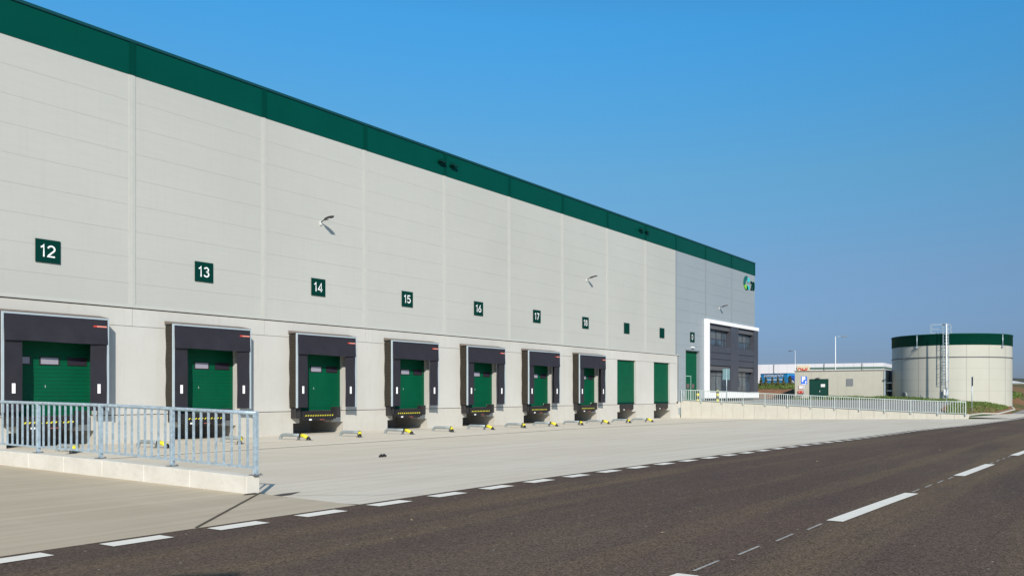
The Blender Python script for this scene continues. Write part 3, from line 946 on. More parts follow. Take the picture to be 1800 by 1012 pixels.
# company emblem near the top corner
t = thing('wall_emblem', (83.9, W, 13.1), 'green and cyan ring emblem with dark characters at the top corner', 'sign')
def arc(mb, cx, cz, r0, r1, a0, a1, n=14):
    for k in range(n):
        a = R(a0 + (a1 - a0) * k / n); b = R(a0 + (a1 - a0) * (k + 1) / n)
        q = [(cx + r0 * math.cos(a), cz + r0 * math.sin(a)), (cx + r1 * math.cos(a), cz + r1 * math.sin(a)), (cx + r1 * math.cos(b), cz + r1 * math.sin(b)), (cx + r0 * math.cos(b), cz + r0 * math.sin(b))]
        f = [(x, W - .12, z) for x, z in q]; g_ = [(x, W - .02, z) for x, z in q]
        mb.face(f); mb.face(g_[::-1])
        for i in range(4): j = (i + 1) % 4; mb.face([f[i], g_[i], g_[j], f[j]])
mg = mat('emblem green', (.006, .11, .10), .4); mc = mat('emblem cyan', (.03, .55, .60), .4); ml = mat('emblem lime', (.25, .60, .06), .4)
mb = MB(); arc(mb, 83.0, 13.15, .28, .72, 70, 205); P(mb, 'ring_arc', mg, t)
mb = MB(); arc(mb, 83.0, 13.15, .28, .72, 215, 262); P(mb, 'ring_arc', ml, t)
mb = MB(); arc(mb, 83.0, 13.15, .32, .72, 268, 300); P(mb, 'ring_arc', M['signg'], t)
mb = MB(); arc(mb, 83.3, 13.2, .12, .6, 20, 66); arc(mb, 83.3, 13.05, .2, .62, 290, 325); P(mb, 'ring_arc', mc, t)
text_mesh('lettering', '20', M['signg'], 1.3, t, facing((84.72, W - .06, 12.95), sx=.85), depth=.04, bold=.015)

# ------------------------------------------------------------------ wheel guides
def make_guide(sx):
    """sx = +1 flares toward +x at its near end; origin at the far foot on the yard"""
    t = local(thing('wheel_guide', (0, 0, 0), 'guide', 'wheel guide', 'pipe wheel guides on the dock yard'))
    h = .20; r = .068; fl = .12 if sx > 0 else .38
    mb = MB(); mb.tube([(0, .14, -.05), (0, .12, .05), (0, .06, .14), (0, -.05, .19), (0, -.2, h), (0, -.8, h), (0, -1.32, h)], r, 14); P(mb, 'pipe', M['galv2'], t)
    mb = MB(); mb.box(-.04, .04, -1.28, -1.18, .004, h - .05); mb.box(-.08, .08, -1.31, -1.15, 0, .012); P(mb, 'stand', M['galvdark'], t)
    p = [(0, -1.32, h), (sx * fl * .15, -1.41, h - .005), (sx * fl * .5, -1.58, h - .03), (sx * fl * .85, -1.74, .10), (sx * fl, -1.84, -.01)]
    mb = MB(); mb.tube([p[0], p[1]], r + .012, 14); P(mb, 'black_band', M['black'], t)
    mb = MB(); mb.tube([p[1], p[2], p[3]], [r + .012, r + .012, r + .012], 14); P(mb, 'yellow_end', M['yellow'], t)
    mb = MB(); mb.tube([p[3], p[4]], r + .014, 14); P(mb, 'black_band', M['black'], t)
    mb = MB(); mb.box(sx * fl - .12, sx * fl + .12, -1.94, -1.72, .0, .014); P(mb, 'base_plate', M['galvdark'], t)
    for ch in t.children: ch.data.transform(Matrix.Diagonal((1, .86, 1, 1)))
    return t
gl, gr = make_guide(-1), make_guide(1)
first = {-1: True, 1: True}
for k in range(7):
    for sx in (-1, 1):
        x = DC[9 + k] + .08 + sx * 1.35 + random.uniform(-.05, .05)
        src = gl if sx < 0 else gr
        t = src if first[sx] else copy_tree(src)
        first[sx] = False
        y = 30.7
        t.location = (x, y, zyard(x, 29.8) + .006)
        t['label'] = '%s pipe wheel guide with yellow end before dock %s' % ('left' if sx < 0 else 'right', nums[k])

# ------------------------------------------------------------------ bollards, signs, lamps beyond the yard
def bollard(x, y, lab):
    t = thing('bollard', (x, y, zout(x, y)), lab, 'bollard', 'yellow and black bollards by the gate')
    z = zout(x, y); h = 1.05
    mb = MB()
    for k in range(4):
        mb.mi(k % 2); mb.tube([(x, y, z + h * k / 4), (x, y, z + h * (k + 1) / 4)], .12, 16)
    mb.mi(0); mb.lathe(x, y, [(.12, z + h), (.09, z + h + .05), (.0, z + h + .06)], 16)
    P(mb, 'post', [M['yellow'], M['black']], t)
    mb = MB(); mb.box(x - .18, x + .18, y - .18, y + .18, z - .02, z + .015); P(mb, 'base_plate', M['galvdark'], t)
bollard(69.2, 32.9, 'yellow and black bollard in front of the tall gate')
bollard(72.0, 32.2, 'yellow and black bollard beside the white office frame')

def post_sign(x, y, ztop, w, h, rz, m, lab, cat='traffic sign', name='traffic_sign', panelz=None):
    z0 = zout(x, y)
    t = thing(name, (x, y, z0), lab, cat)
    mb = MB(); mb.tube([(x, y, z0 - .1), (x, y, ztop)], .035, 10); P(mb, 'post', M['galv'], t)
    mb = MB(); sub = MB(); sub.box(-w / 2, w / 2, -.045, -.036, -h / 2, h / 2)
    mb.add(sub, Matrix.Translation((x, y, ztop - h / 2)) @ Matrix.Rotation(rz, 4, 'Z'))
    pn = P(mb, 'sign_panel', m, t)
    return t, pn
teal = mat('sign back', (.13, .22, .24), .5, var=.1)
# seen from behind: the panel faces away from the camera
t, pn = post_sign(69.0, 30.0, 3.75, .78, .98, R(150), teal, 'traffic sign seen from behind on a tall post before the office')
t, pn = post_sign(75, 24.97, 3.13, .56, .74, R(-62), mat('parking blue', (.01, .11, .55), .45), 'blue parking sign for the disabled before the beige pump house', 'parking sign', 'parking_sign')
mtx = Matrix.Translation((75, 24.97, 2.76)) @ Matrix.Rotation(R(-62), 4, 'Z')
stand = Matrix(((1, 0, 0, 0), (0, 0, -1, 0), (0, 1, 0, 0), (0, 0, 0, 1)))
text_mesh('lettering', 'P', M['signw'], .62, t, mtx @ Matrix.Translation((-.05, -.05, .08)) @ stand, bold=.02)
mb = MB(); sub = MB(); sub.tube([(.16, -.05, -.12), (.16, -.055, -.12)], .05, 10); sub.box(.10, .20, -.052, -.047, -.24, -.17); sub.box(-.22, .22, -.052, -.047, -.36, -.33)
mb.add(sub, mtx); P(mb, 'wheelchair_symbol', M['signw'], t)
t, pn = post_sign(75.2, 10.7, 2.95, .5, .75, R(20), M['galvdark'], 'tall sign post with an edge-on panel before the water tank')
t, pn = post_sign(83.0, 14.0, 2.1, .12, .3, R(20), M['galvdark'], 'short slim marker post on the grass before the tank', 'marker post', 'marker_post')
mb = MB(); mb.box(82.95, 83.05, 13.93, 13.96, 1.1, 1.4); P(mb, 'plate', M['galvdark'], t)

def street_lamp(x, y, z0, h, arm, lab, r=.09, drop=0.0):
    t = thing('street_lamp', (x, y, z0), lab, 'street lamp', 'street lamps beyond the yard')
    mb = MB(); mb.tube([(x, y, z0), (x, y, z0 + h * .5), (x, y, z0 + h)], [r, r * .85, r * .6], 12); P(mb, 'pole', M['white'], t)
    ax, ay = arm
    mb = MB(); mb.tube([(x, y, z0 + h - .06), (x + ax * .5, y + ay * .5, z0 + h - .03), (x + ax, y + ay, z0 + h + .02 + drop)], .03, 8); P(mb, 'arm', M['galv'], t)
    d_ = Vector((ax, ay, 0)).normalized()
    a = Vector((x + ax, y + ay, z0 + h + drop))
    mb = MB(); mb.hexa(*[[tuple(a + d_ * u + Vector((-d_.y, d_.x, 0)) * v + Vector((0, 0, zz))) for u, v in ((-.1, -.12), (.5, -.1), (.5, .1), (-.1, .12))] for zz in (-.06, .05)])
    P(mb, 'lamp_head', M['galvdark'], t, bevel=.02)
    return t
street_lamp(93.35, 15.75, zout(93.3, 15.75), 8.9 - zout(93.3, 15.75), (-2.0, -.1), 'white street lamp standing before the ladder of the water tank', .085, -.3)
street_lamp(-7.1, -3.75, 0.0, 8.0, (.9, -.8), 'unseen lamp added behind the viewer to cast a shadow on the road')  # added out of view; its head throws the shadow patch onto the near road
street_lamp(108.8, 32.0, .9, 8.1, (.5, -.75), 'tall white street lamp rising behind the beige pump house', .07)
street_lamp(144.8, 49.8, 1.5, 7.7, (.3, .9), 'thin street lamp far behind, left of the pump house roof', .045)

# ------------------------------------------------------------------ pump house
t = thing('pump_house', (98, 28, .85), 'low beige pump house with a dark green double door', 'building')
X0, Y0, Y1 = 98.0, 23.45, 33.75
mb = MB(); cuts = frange(Y0, Y1, 1.03)
for a, b in zip(cuts, cuts[1:]): mb.box(X0, X0 + .1, a + .004, b - .004, .7, 4.2)
mb.box(X0 + .02, X0 + 7, Y0 + .03, Y1 - .03, .6, 4.19); mb.box(X0 - .015, X0 + 7, Y0 - .02, Y0 + .03, .7, 4.2)
P(mb, 'wall', M['pump'], t)
mb = MB(); mb.box(X0 - .06, X0 + 7.1, Y0 - .08, Y1 + .06, 4.2, 4.30); P(mb, 'roof', mat('roof edge', (.22, .21, .17), .5), t)
mb = MB(); mb.box(X0 - .05, X0 - .001, 29.72, 31.86, .88, 3.24); d = P(mb, 'door', mat('pump door green', (.003, .05, .036), .5, var=.1), t)
mb = MB()
for a, b, z0, z1 in ((29.66, 29.72, .88, 3.3), (31.86, 31.92, .88, 3.3), (29.72, 31.86, 3.24, 3.3)): mb.box(X0 - .06, X0 - .001, a, b, z0, z1)
mb.box(X0 - .055, X0 - .05, 30.78, 30.80, .9, 3.22); P(mb, 'frame', M['signg'], d)
mb = MB(); mb.box(X0 - .10, X0 - .056, 30.66, 30.70, 1.75, 1.95); P(mb, 'handle', M['white'], d)
mb = MB(); mb.box(X0 - .058, X0 - .052, 30.05, 30.55, 2.35, 2.70); P(mb, 'notice', M['white'], d)
mb = MB(); mb.box(X0 - .25, X0 - .02, 30.7, 31.1, 3.32, 3.46); P(mb, 'door_lamp', M['galvdark'], t)
mb = MB()
for k in range(7): mb.box(X0 - .05, X0 - .001, 26.75, 27.55, 2.46 + k * .12, 2.46 + k * .12 + .09)
mb.mi(1); mb.box(X0 - .02, X0 - .0005, 26.75, 27.55, 2.46, 3.3)
P(mb, 'vent', [mat('vent grey', (.27, .28, .30), .5), M['galvdark']], t)
# metal tank annex and pipes on its right
t = thing('pipe_rack', (101, 22.6, .8), 'dark recess with grey pipes between the pump house and the water tank', 'pipework')
mb = MB(); mb.box(103.5, 104.0, 22.2, 23.3, .6, 4.1); mb.box(101.0, 103.5, 22.9, 23.3, .6, 4.1); P(mb, 'panel', mat('dark blue panel', (.05, .07, .11), .5), t)
for z in (1.1, 1.9, 2.8):
    mb = MB(); mb.tube([(99.3, 23.3, z), (99.3, 22.2, z), (100.2, 21.6, z)], .06, 10); P(mb, 'pipe', M['galv'], t)
mb = MB(); mb.box(98.4, 98.5, 23.2, 23.35, .8, 4.2); P(mb, 'bracket', M['galv'], t)
# red hose connection plate on the wall
t = thing('hydrant_outlet', (97.9, 33.2, 1.7), 'red plate with two dark hose couplings on the pump house wall', 'hydrant')
mb = MB(); mb.box(97.90, 97.96, 32.65, 33.35, 1.62, 1.90); P(mb, 'plate', M['red'], t)
for yy in (32.8, 33.05, 33.3):
    mb = MB(); mb.tube([(97.96, yy, 1.45), (97.78, yy, 1.45), (97.66, yy, 1.36)], .06, 10); mb.tube([(97.67, yy, 1.37), (97.62, yy, 1.33)], .085, 10); P(mb, 'coupling', M['steelblk'], t)
mb = MB(); mb.box(97.895, 97.899, 32.75, 32.83, 1.72, 1.82); mb.box(97.895, 97.899, 33.15, 33.23, 1.72, 1.82); P(mb, 'symbol', M['white'], t)
t = thing('notice_board', (97.95, 33.1, 2.4), 'small white notice with a red rim left of the green double door', 'notice')
mb = MB(); mb.box(97.93, 97.97, 32.7, 33.25, 2.10, 2.55); P(mb, 'rim', mat('pale red rim', (.7, .45, .42), .6), t)
mb = MB(); mb.box(97.92, 97.929, 32.76, 33.19, 2.16, 2.49); P(mb, 'sheet', M['white'], t)

# ------------------------------------------------------------------ water tank
TX, TY, TR = 101.7, 16.7, 6.36
t = thing('water_tank', (TX, TY, .5), 'round pale sprinkler water tank with a green top band', 'water tank')
mb = MB(); mb.lathe(TX, TY, [(TR, .2), (TR, 6.74)], 96)
mb.mi(1)
for k in range(16):
    a = R(22.5 * k + 203.5); ca, sa = math.cos(a), math.sin(a)
    q = []
    for d_ in (-.03, .03): q.append((TX + (TR + .012) * ca - d_ * sa, TY + (TR + .012) * sa + d_ * ca))
    mb.face([(q[0][0], q[0][1], .2), (q[1][0], q[1][1], .2), (q[1][0], q[1][1], 6.74), (q[0][0], q[0][1], 6.74)])
for z in (1.85, 3.05, 4.25): mb.lathe(TX, TY, [(TR + .001, z - .014), (TR + .010, z), (TR + .001, z + .014)], 96)
P(mb, 'shell', [M['tank'], M['tankseam']], t)
mb = MB(); mb.lathe(TX, TY, [(TR, 5.40), (TR + .06, 5.41), (TR + .06, 5.50), (TR, 5.51)], 96); P(mb, 'stiffener_ring', M['galvdark'], t)
mb = MB(); mb.lathe(TX, TY, [(TR + .02, 6.74), (TR + .04, 6.75), (TR + .04, 7.84), (TR + .09, 7.86), (TR + .09, 7.96), (TR - .1, 7.97)], 96); P(mb, 'green_band', M['door2'], t)
mb = MB(); mb.lathe(TX, TY, [(TR - .05, 7.9), (.0, 8.0)], 48); P(mb, 'roof', M['shade'], t)
toC = math.atan2(-TY, -TX)
for da in (-32, 53):
    a = toC + R(da)
    x, y = TX + (TR + .12) * math.cos(a), TY + (TR + .12) * math.sin(a)
    mb = MB(); mb.tube([(x, y, 6.55), (x, y, 7.9)], .05, 8); mb.box(x - .09, x + .09, y - .09, y + .09, 6.5, 6.68); P(mb, 'overflow_pipe', M['galv'], t)
# ladder on the near side, slightly left of the middle
la = toC - R(4.2)
rad = Vector((math.cos(la), math.sin(la), 0)); tan = Vector((-rad.y, rad.x, 0))
base = Vector((TX, TY, 0)) + rad * (TR + .32)
lad = thing('tank_ladder', tuple(base + Vector((0, 0, .6))), 'galvanised ladder fixed to the front of the water tank', 'ladder')
lad.parent = None
mb = MB()
for u in (-.26, .26): mb.bar(base + tan * u + Vector((0, 0, .75)), base + tan * u + Vector((0, 0, 9.0)), .06, .06)
P(mb, 'stile', M['galv'], lad)
mb = MB(); z = .95
while z < 8.9:
    mb.tube([base - tan * .26 + Vector((0, 0, z)), base + tan * .26 + Vector((0, 0, z))], .022, 6); z += .3
P(mb, 'rungs', M['galv'], lad)
mb = MB()
for z in (1.5, 2.9, 4.3, 5.7, 7.2):
    for u in (-.26, .26): mb.bar(base + tan * u + Vector((0, 0, z)), base + tan * u - rad * .27 + Vector((0, 0, z)), .05)
P(mb, 'standoff', M['galv'], lad)
mb = MB()
for z in frange(3.0, 8.8, .97):
    pts_ = [base + tan * .30 * math.cos(R(a)) * 1.15 + rad * (.62 * math.sin(R(a))) + Vector((0, 0, z)) for a in range(0, 181, 20)]
    for a_, b_ in zip(pts_, pts_[1:]): mb.bar(a_, b_, .012, .05)
for a in (40, 90, 140):
    q_ = base + tan * .30 * math.cos(R(a)) * 1.15 + rad * (.62 * math.sin(R(a))); mb.bar(q_ + Vector((0, 0, 3.0)), q_ + Vector((0, 0, 8.8)), .045, .012)
P(mb, 'safety_cage', M['galv'], lad)
mb = MB(); c_ = base + rad * .06; mb.box(c_.x - .1, c_.x + .1, c_.y - .2, c_.y + .2, 1.4, 2.0); P(mb, 'climb_guard', M['white'], lad)
pf = thing('tank_platform', tuple(base - rad * .9 + Vector((0, 0, 8.0))), 'railed platform on top of the water tank by the ladder', 'platform')
mb = MB(); c0 = base - rad * .45 - tan * .5; c1 = c0 - tan * 0
def corner(u, v): return base - rad * (.4 + v) + tan * u
for u, v in ((-.45, 0), (1.55, 0), (-.45, 1.2), (1.55, 1.2), (.35, 0)):
    p = corner(-u, v); mb.bar(p + Vector((0, 0, 7.97)), p + Vector((0, 0, 9.0)), .05)
P(mb, 'rail_post', M['galv'], pf)
for z in (9.0, 8.5):
    mb = MB()
    for a, b in (((-.45, 0), (.35 - .8, 1.2)), ((.35, 0), (1.55, 0)), ((1.55, 0), (1.55, 1.2)), ((-.45, 1.2), (1.55, 1.2))):
        mb.bar(corner(-a[0], a[1]) + Vector((0, 0, z)), corner(-b[0], b[1]) + Vector((0, 0, z)), .045)
    P(mb, 'guard_rail', M['galv'], pf)
mb = MB(); mb.hexa([tuple(corner(-u, v) + Vector((0, 0, 7.98))) for u, v in ((-.45, 0), (1.55, 0), (1.55, 1.2), (-.45, 1.2))], [tuple(corner(-u, v) + Vector((0, 0, 8.05))) for u, v in ((-.45, 0), (1.55, 0), (1.55, 1.2), (-.45, 1.2))])
P(mb, 'deck', M['galv'], pf)
# valve wheels at the foot of the tank
for da, lab in ((-48, 'grey hatch flange low on the left of the water tank'), (-26, 'grey valve outlet at the foot of the water tank')):
    a = toC + R(da); x, y = TX + TR * math.cos(a), TY + TR * math.sin(a)
    o = Vector((math.cos(a), math.sin(a), 0))
    v = thing('tank_fitting', (x, y, 1.3), lab, 'pipe fitting')
    p = Vector((x, y, 1.35 if da < -40 else 1.1))
    rr = .42 if da < -40 else .14
    mb = MB(); mb.tube([p, p + o * .14], rr, 24); P(mb, 'flange', M['galv2'], v)
    mb = MB(); mb.tube([p + o * .14, p + o * .2], rr * .8, 24)
    if da > -40: mb.tube([p + o * .2, p + o * .5, p + o * .5 + Vector((0, 0, .35))], .06, 10)
    P(mb, 'cover', M['galvdark'], v)

# ------------------------------------------------------------------ kerbs and island
def kerb_line(pts, w=.15, h=.12, name='kerb'):
    mb = MB()
    for (x0, y0, z0), (x1, y1, z1) in zip(pts, pts[1:]): mb.bar((x0, y0, z0), (x1, y1, z1), w, h * 2)
    return structure(mb.build(name, M['cream']))
isl = [(68.2, 10.25), (72, 10.3), (76.3, 10.1), (79.7, 9.25), (88, 9.35), (95.5, 9.5), (100, 10.1), (105, 11.0)]
kerb_line([(x, y, zout(x, y) - .06) for x, y in isl])
kerb_line([(98, 14.6, .2), (109.5, 12.2, .12), (124, 12.8, .12)])
mb = MB()
top = [(68.2, 10.4), (72, 10.4), (76.3, 10.2), (79.7, 9.4), (88, 9.45), (95.5, 9.6), (104, 11.0), (104, 14.6), (98, 15.2), (83, 14.1), (75, 13.2)]
for i in range(len(top)): pass
n = len(top); cx_ = sum(p[0] for p in top) / n; cy_ = sum(p[1] for p in top) / n
for i in range(n):
    a, b = top[i], top[(i + 1) % n]
    mb.face([(a[0], a[1], zout(*a) + .04), (b[0], b[1], zout(*b) + .04), (cx_, cy_, zout(cx_, cy_) + .06)])
structure(mb.build('soil_bed', M['soil']))
# painted bays on the parking area
mb = MB()
for k in range(7):
    s = 71 + k * 3.2
    mb.face([(s, 16.5, zout(s, 16.5) + .03), (s + .12, 16.5, zout(s, 16.5) + .03), (s + .12, 21.5, zout(s, 21.5) + .03), (s, 21.5, zout(s, 21.5) + .03)])
structure(mb.build('parking_line', M['paint']))

# ------------------------------------------------------------------ plants
def leaves(mb, pts, size, n_per=1, up=.6):
    for p in pts:
        d = Vector((random.gauss(0, 1), random.gauss(0, 1), random.gauss(up, .8))).normalized()
        e = d.cross(Vector((random.gauss(0, 1), random.gauss(0, 1), random.gauss(0, 1)))).normalized()
        s_ = size * random.uniform(.5, 1.3)
        mb.face([Vector(p) - e * s_ * .35, Vector(p) + d * s_, Vector(p) + e * s_ * .35])
def cover(name, area, n, h, size, lab, zf=zout, m='leaf', clump=.5):
    mb = MB(); pts = []
    for _ in range(n):
        s, y = area()
        k = .5 + .5 * noise.noise(Vector((s * clump, y * clump, 3.0)))
        if random.random() > .25 + k: continue
        pts.append((s, y, zf(s, y) + random.random() ** 1.5 * h * (.4 + k)))
    leaves(mb, pts, size)
    o = mb.build(name, M[m]); return tag(o, lab, 'plants', kind='stuff')
cover('ground_cover', lambda: (random.uniform(94.2, 97.9), random.uniform(18.5, 29.4)), 9000, .42, .15, 'leafy green ground cover along the foot of the pump house')
cover('ground_cover', lambda: (random.uniform(96.8, 97.9), random.uniform(29.4, 34)), 1300, .2, .12, 'thin low plants below the green double door')
cover('ground_cover', lambda: (random.uniform(89.5, 94.5), random.uniform(14.6, 18.5)), 3600, .30, .13, 'leafy green ground cover in front of the water tank')
def isl_area():
    while True:
        s, y = random.uniform(68.3, 104), random.uniform(9.6, 15)
        if y > interp(s, [(68, 10.6), (76.3, 10.45), (79.7, 9.7), (95.5, 9.9), (104, 11.5)]) and y < interp(s, [(68, 11.2), (73, 12.3), (83, 13.9), (104, 15)]): return s, y
cover('grass_patch', isl_area, 15000, .12, .12, 'tufty green grass on the kerbed island before the water tank')
cover('grass_patch', lambda: (random.uniform(108, 130), random.uniform(11.8, 14.5)), 7000, .3, .22, 'green grass bank at the far right beyond the side road')
cover('grass_patch', lambda: (random.uniform(106.2, 118), random.uniform(35, 56)), 9000, .22, .20, 'green grass bank behind the office corner')

def conifer(x, y, z, h, lab):
    t = thing('conifer', (x, y, z), lab, 'young conifer', 'young conifers on the grass bank')
    mb = MB(); mb.tube([(x, y, z - .1), (x, y, z + h * .9)], [.05, .01], 6); P(mb, 'trunk', M['soil'], t)
    mb = MB(); pts = []
    for _ in range(420):
        u = random.random(); r = (1 - u) * h * .27 * math.sqrt(random.random()) * (1 + .35 * math.sin(u * 22)); a = random.random() * 6.283
        pts.append((x + r * math.cos(a), y + r * math.sin(a), z + .12 + u * h * .92))
    leaves(mb, pts, .16, up=.1); P(mb, 'crown', M['leafdry'], t)
def depth_pt(px, Y, z=None):
    a = (px - 1091.) / 1488.; c, s = math.cos(YAW), math.sin(YAW)
    return (a * s + c) * Y, (-a * c + s) * Y
trees = [(1337.5, 'first young conifer from the office corner'), (1346, 'second young conifer from the office corner'), (1357.5, 'third young conifer from the office corner'),
         (1367.5, 'fourth young conifer from the office corner'), (1377, 'fifth young conifer from the office corner'), (1389, 'young conifer before the blue lorry cab')]
for px, lb in trees:
    x, y = depth_pt(px, 118 + random.uniform(-2, 2)); conifer(x, y, zout(x, y) - .1, random.uniform(1.35, 1.65), lb)

sheet('soil_slope', frange(107.5, 150, 2.5), lambda s: (interp(s, [(107.5, 12.6), (124, 13), (150, 15)]), 34), zout, M['soil'], lift=.05, ny=26)
# ------------------------------------------------------------------ far warehouse, trailer, cab
sheet('soil_mound', frange(100.5, 106, .5), lambda s: (34.3, 60), zout, M['soil'], lift=.05, ny=26)
t = thing('distribution_hall', (240, 70, 0), 'long white warehouse in the distance with a green stripe and a yellow sign', 'warehouse')
A = Vector((239.0, 100.0, 0)); B = Vector((243.0, 57.8, 0)); C = Vector((300, 62, 0))
def slab(mb, a, b, z0, z1, th=.3, off=0.0):
    d = (b - a).normalized(); nrm = Vector((d.y, -d.x, 0))
    if nrm.x > 0 and abs(nrm.x) > abs(nrm.y): nrm = -nrm
    if abs(nrm.y) >= abs(nrm.x) and nrm.y > 0: nrm = -nrm
    p = a + nrm * off; q = b + nrm * off; r_ = q - nrm * th; s_ = p - nrm * th
    pts = [p, q, r_, s_]
    mb.hexa([(v.x, v.y, z0) for v in pts], [(v.x, v.y, z1) for v in pts])
TOPF = 10.35
A0 = A + (A - B).normalized() * 40
mb = MB()
seg = 30
for k in range(seg):
    a = A0 + (B - A0) * k / seg; b = A0 + (B - A0) * (k + 1) / seg - (B - A0).normalized() * .04
    slab(mb, a, b, 0, TOPF)
slab(mb, B, C, 0, TOPF)
mb.box(244, 300, 62, 140, 0, TOPF - .1)
P(mb, 'wall', mat('white far cladding', (.68, .67, .72), .6, var=.03, scale=.1), t)
mb = MB(); m_a = A0 + (B - A0) * .70
slab(mb, m_a, B, 8.75, 9.3, .1, .12); slab(mb, B + Vector((.2, 0, 0)), C, 8.75, 9.3, .1, .12); P(mb, 'green_stripe', mat('muted green', (.09, .17, .13), .6), t)
mb = MB()
for k in (0.36, .62, .80, .93):
    p = A0 + (B - A0) * k; mb.tube([(p.x - .3, p.y, 5), (p.x - .3, p.y, TOPF + .1)], .07, 6)
P(mb, 'downpipe', M['galvdark'], t)
# yellow panel with red lettering
dd = (B - A).normalized()
p0 = A + dd * 17.9; p1 = A + dd * 21.6
mb = MB(); slab(mb, p0, p1, 7.6, 10.0, .1, .15); P(mb, 'sign_panel', mat('pale yellow', (.68, .62, .46), .6), t)
ang = math.atan2(dd.y, dd.x)
mid = (p0 + p1) / 2
tm = Matrix.Translation((mid.x - .3, mid.y, 8.55)) @ Matrix.Rotation(ang, 4, 'Z') @ stand @ Matrix(((1, .25, 0, 0), (0, 1, 0, 0), (0, 0, 1, 0), (0, 0, 0, 1)))
text_mesh('lettering', 'DHL', M['red'], 1.75, t, tm, bold=.04)

# blue trailer with white lettering
def far_basis(px, Y):
    x, y = depth_pt(px, Y); return Vector((x, y, 0))
a = far_basis(1337, 186); b = far_basis(1384, 180)
zt0, zt1 = 3.35, 5.95
t = thing('trailer', tuple(a + Vector((0, 0, 2.4))), 'bright blue curtain side trailer with white lettering behind the conifers', 'trailer')
mb = MB(); slab(mb, a, b, zt0, zt1, 2.5); P(mb, 'body', M['blue'], t)
mb = MB(); slab(mb, a, b, zt1 - .12, zt1 + .04, 2.5, .04); slab(mb, a, b, zt0 - .12, zt0 + .05, 2.5, .04); P(mb, 'rail', mat('dark trailer rail', (.03, .10, .2), .5), t)
d_ = (b - a).normalized(); ang = math.atan2(d_.y, d_.x)
nrm = Vector((d_.y, -d_.x, 0)); nrm = -nrm if nrm.x > 0 else nrm
L = (b - a).length
mid = (a + b) / 2 + nrm * .06
text_mesh('lettering', 'AUTOPLACHTY', M['signw'], .78, t, Matrix.Translation((mid.x, mid.y, 5.42)) @ Matrix.Rotation(ang, 4, 'Z') @ stand, bold=.02)
mb = MB(); slab(mb, a + d_ * L * .22, a + d_ * L * .82, 4.45, 4.85, .05, .05); slab(mb, a + d_ * L * .3, a + d_ * L * .7, 3.75, 4.0, .05, .05); P(mb, 'white_stripe', mat('pale blue stripe', (.45, .6, .75), .6), t)
for k in (.12, .22, .78, .9):
    p = a + d_ * L * k - nrm * .3; mb = MB(); mb.tube([(p.x + nrm.x * .2, p.y + nrm.y * .2, 2.95), (p.x - nrm.x * .2, p.y - nrm.y * .2, 2.95)], .45, 16)
    w_ = P(mb, 'wheel', M['rubber'], t)
a = far_basis(1385.5, 180); b = far_basis(1397.5, 178)
d_ = (b - a).normalized(); nrm = Vector((d_.y, -d_.x, 0)); nrm = -nrm if nrm.x > 0 else nrm
t = thing('lorry_cab', tuple(a + Vector((0, 0, 2.6))), 'dark blue lorry cab beside the bright blue trailer', 'lorry')
L = (b - a).length
def prof(mb, pts, th, off=0):
    f = [a + d_ * L * u + nrm * off + Vector((0, 0, z)) for u, z in pts]; g_ = [p - nrm * th for p in f]
    mb.face(f); mb.face(g_[::-1])
    for i in range(len(f)): j = (i + 1) % len(f); mb.face([f[i], g_[i], g_[j], f[j]])
mb = MB(); prof(mb, [(0, 2.9), (1, 2.9), (1, 3.9), (.92, 4.5), (.45, 5.05), (.2, 5.5), (0, 5.0)], 2.2); P(mb, 'cab', M['blue2'], t)
mb = MB(); prof(mb, [(.42, 3.9), (.75, 3.5), (.88, 4.1), (.6, 4.5)], .1, .08); P(mb, 'badge_panel', M['signw'], t)
mb = MB(); prof(mb, [(.03, 5.0), (.2, 5.4), (.32, 5.0), (.1, 4.7)], .1, .08); P(mb, 'window', M['pane_dark'], t)
for k in (.2, .8):
    p = a + d_ * L * k; mb = MB(); mb.tube([(p.x + nrm.x * .1, p.y + nrm.y * .1, 2.95), (p.x - nrm.x * .3, p.y - nrm.y * .3, 2.95)], .42, 16); P(mb, 'wheel', M['rubber'], t)

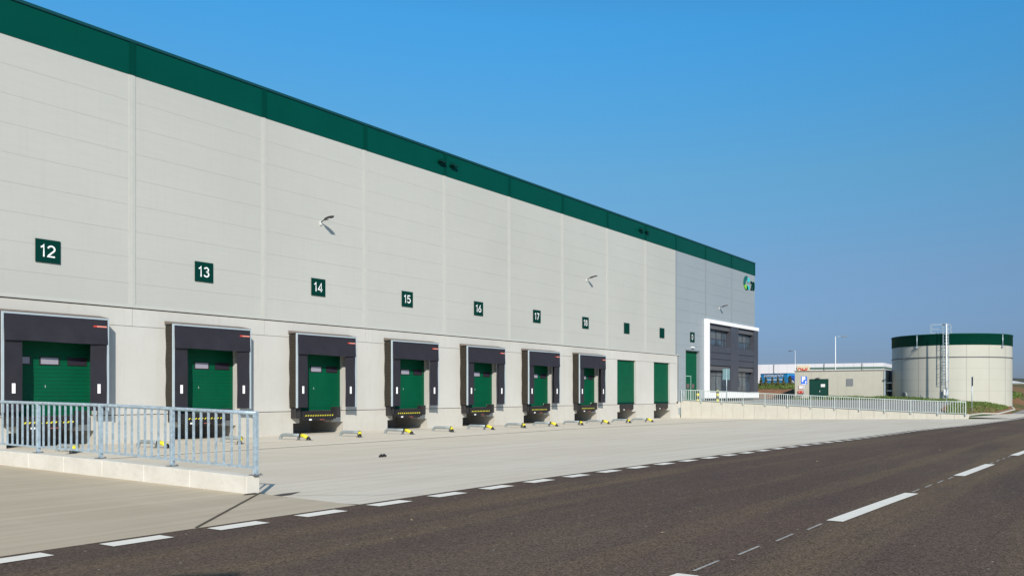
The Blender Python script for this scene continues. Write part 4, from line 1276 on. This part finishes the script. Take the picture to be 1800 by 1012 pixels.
# distant wooded ridge and pale glasshouse on the right horizon
mb = MB(); n = 90
for layer in range(3):
    base_i = len(mb.v)
    for i in range(n + 1):
        u = i / n
        x, y = 700 + layer * 25, -420 + 900 * u
        h = 11 + 4 * noise.noise(Vector((u * 9 + 5, layer * 3.1, 0))) + 1.6 * noise.noise(Vector((u * 160, layer, 1))) + 2 * layer
        h -= 5 * max(0, min(1, (y - 120) / 150))
        for z, dx in ((-5, -10), (h * .6, -3), (h * .9, 0), (h, 6)): mb.v.append((x + dx + 2 * noise.noise(Vector((i * .7, z, layer))), y, z))
    for i in range(n):
        for k in range(3):
            p = base_i + i * 4 + k; mb.f.append((p, p + 4, p + 5, p + 1)); mb.m.append(0); mb.sm.append(False)
structure(mb.build('wooded_hill', mat('far woodland', (.035, .045, .04), .95, color2=(.07, .075, .06), scale=.08)))
t = thing('glasshouse', (330, 22, 0), 'long low white building on the horizon right of the water tank', 'building')
mb = MB(); mb.box(330, 345, -60, 40, -1, 5.6); P(mb, 'wall', mat('glasshouse wall', (.62, .64, .68), .5), t)
mb = MB()
for k in range(12):
    y = -58 + k * 8
    mb.hexa([(329.8, y, 5.6), (345, y, 5.6), (345, y + 7.6, 5.6), (329.8, y + 7.6, 5.6)], [(330, y + 3.7, 6.3), (345, y + 3.7, 6.3), (345, y + 3.9, 6.3), (330, y + 3.9, 6.3)])
P(mb, 'roof', mat('glasshouse roof', (.55, .58, .62), .4), t)

mb = MB()
for k in range(26):
    x, y = random.uniform(1.5, 26), random.uniform(-3, 8.2)
    if y > 8: continue
    a = random.random() * 6.28; l = random.uniform(.02, .07); z = zr(x) + .012
    mb.face([(x, y, z), (x + l * math.cos(a), y + l * math.sin(a), z + .012), (x + l * math.cos(a + .9) * .8, y + l * math.sin(a + .9) * .8, z + .004)])
tag(mb.build('leaf_litter', mat('dry leaf', (.42, .25, .09), .8, color2=(.55, .48, .36), scale=2)), 'scattered dry leaf crumbs and pale grit lying on the asphalt', 'litter', kind='stuff')
# small litter on the yard
mb = MB()
for k in range(5): mb.bar((16.5 + k * .05, 17.4 + .03 * math.sin(k * 3), zyard(16.5, 17.4) + .03), (16.56 + k * .05, 17.45, zyard(16.5, 17.4) + .05 + .03 * (k % 2)), .05, .03)
tag(mb.build('litter', M['black']), 'small scrap of black litter on the open concrete yard', 'litter')

for o in bpy.data.objects:
    if '_org' in o: del o['_org']
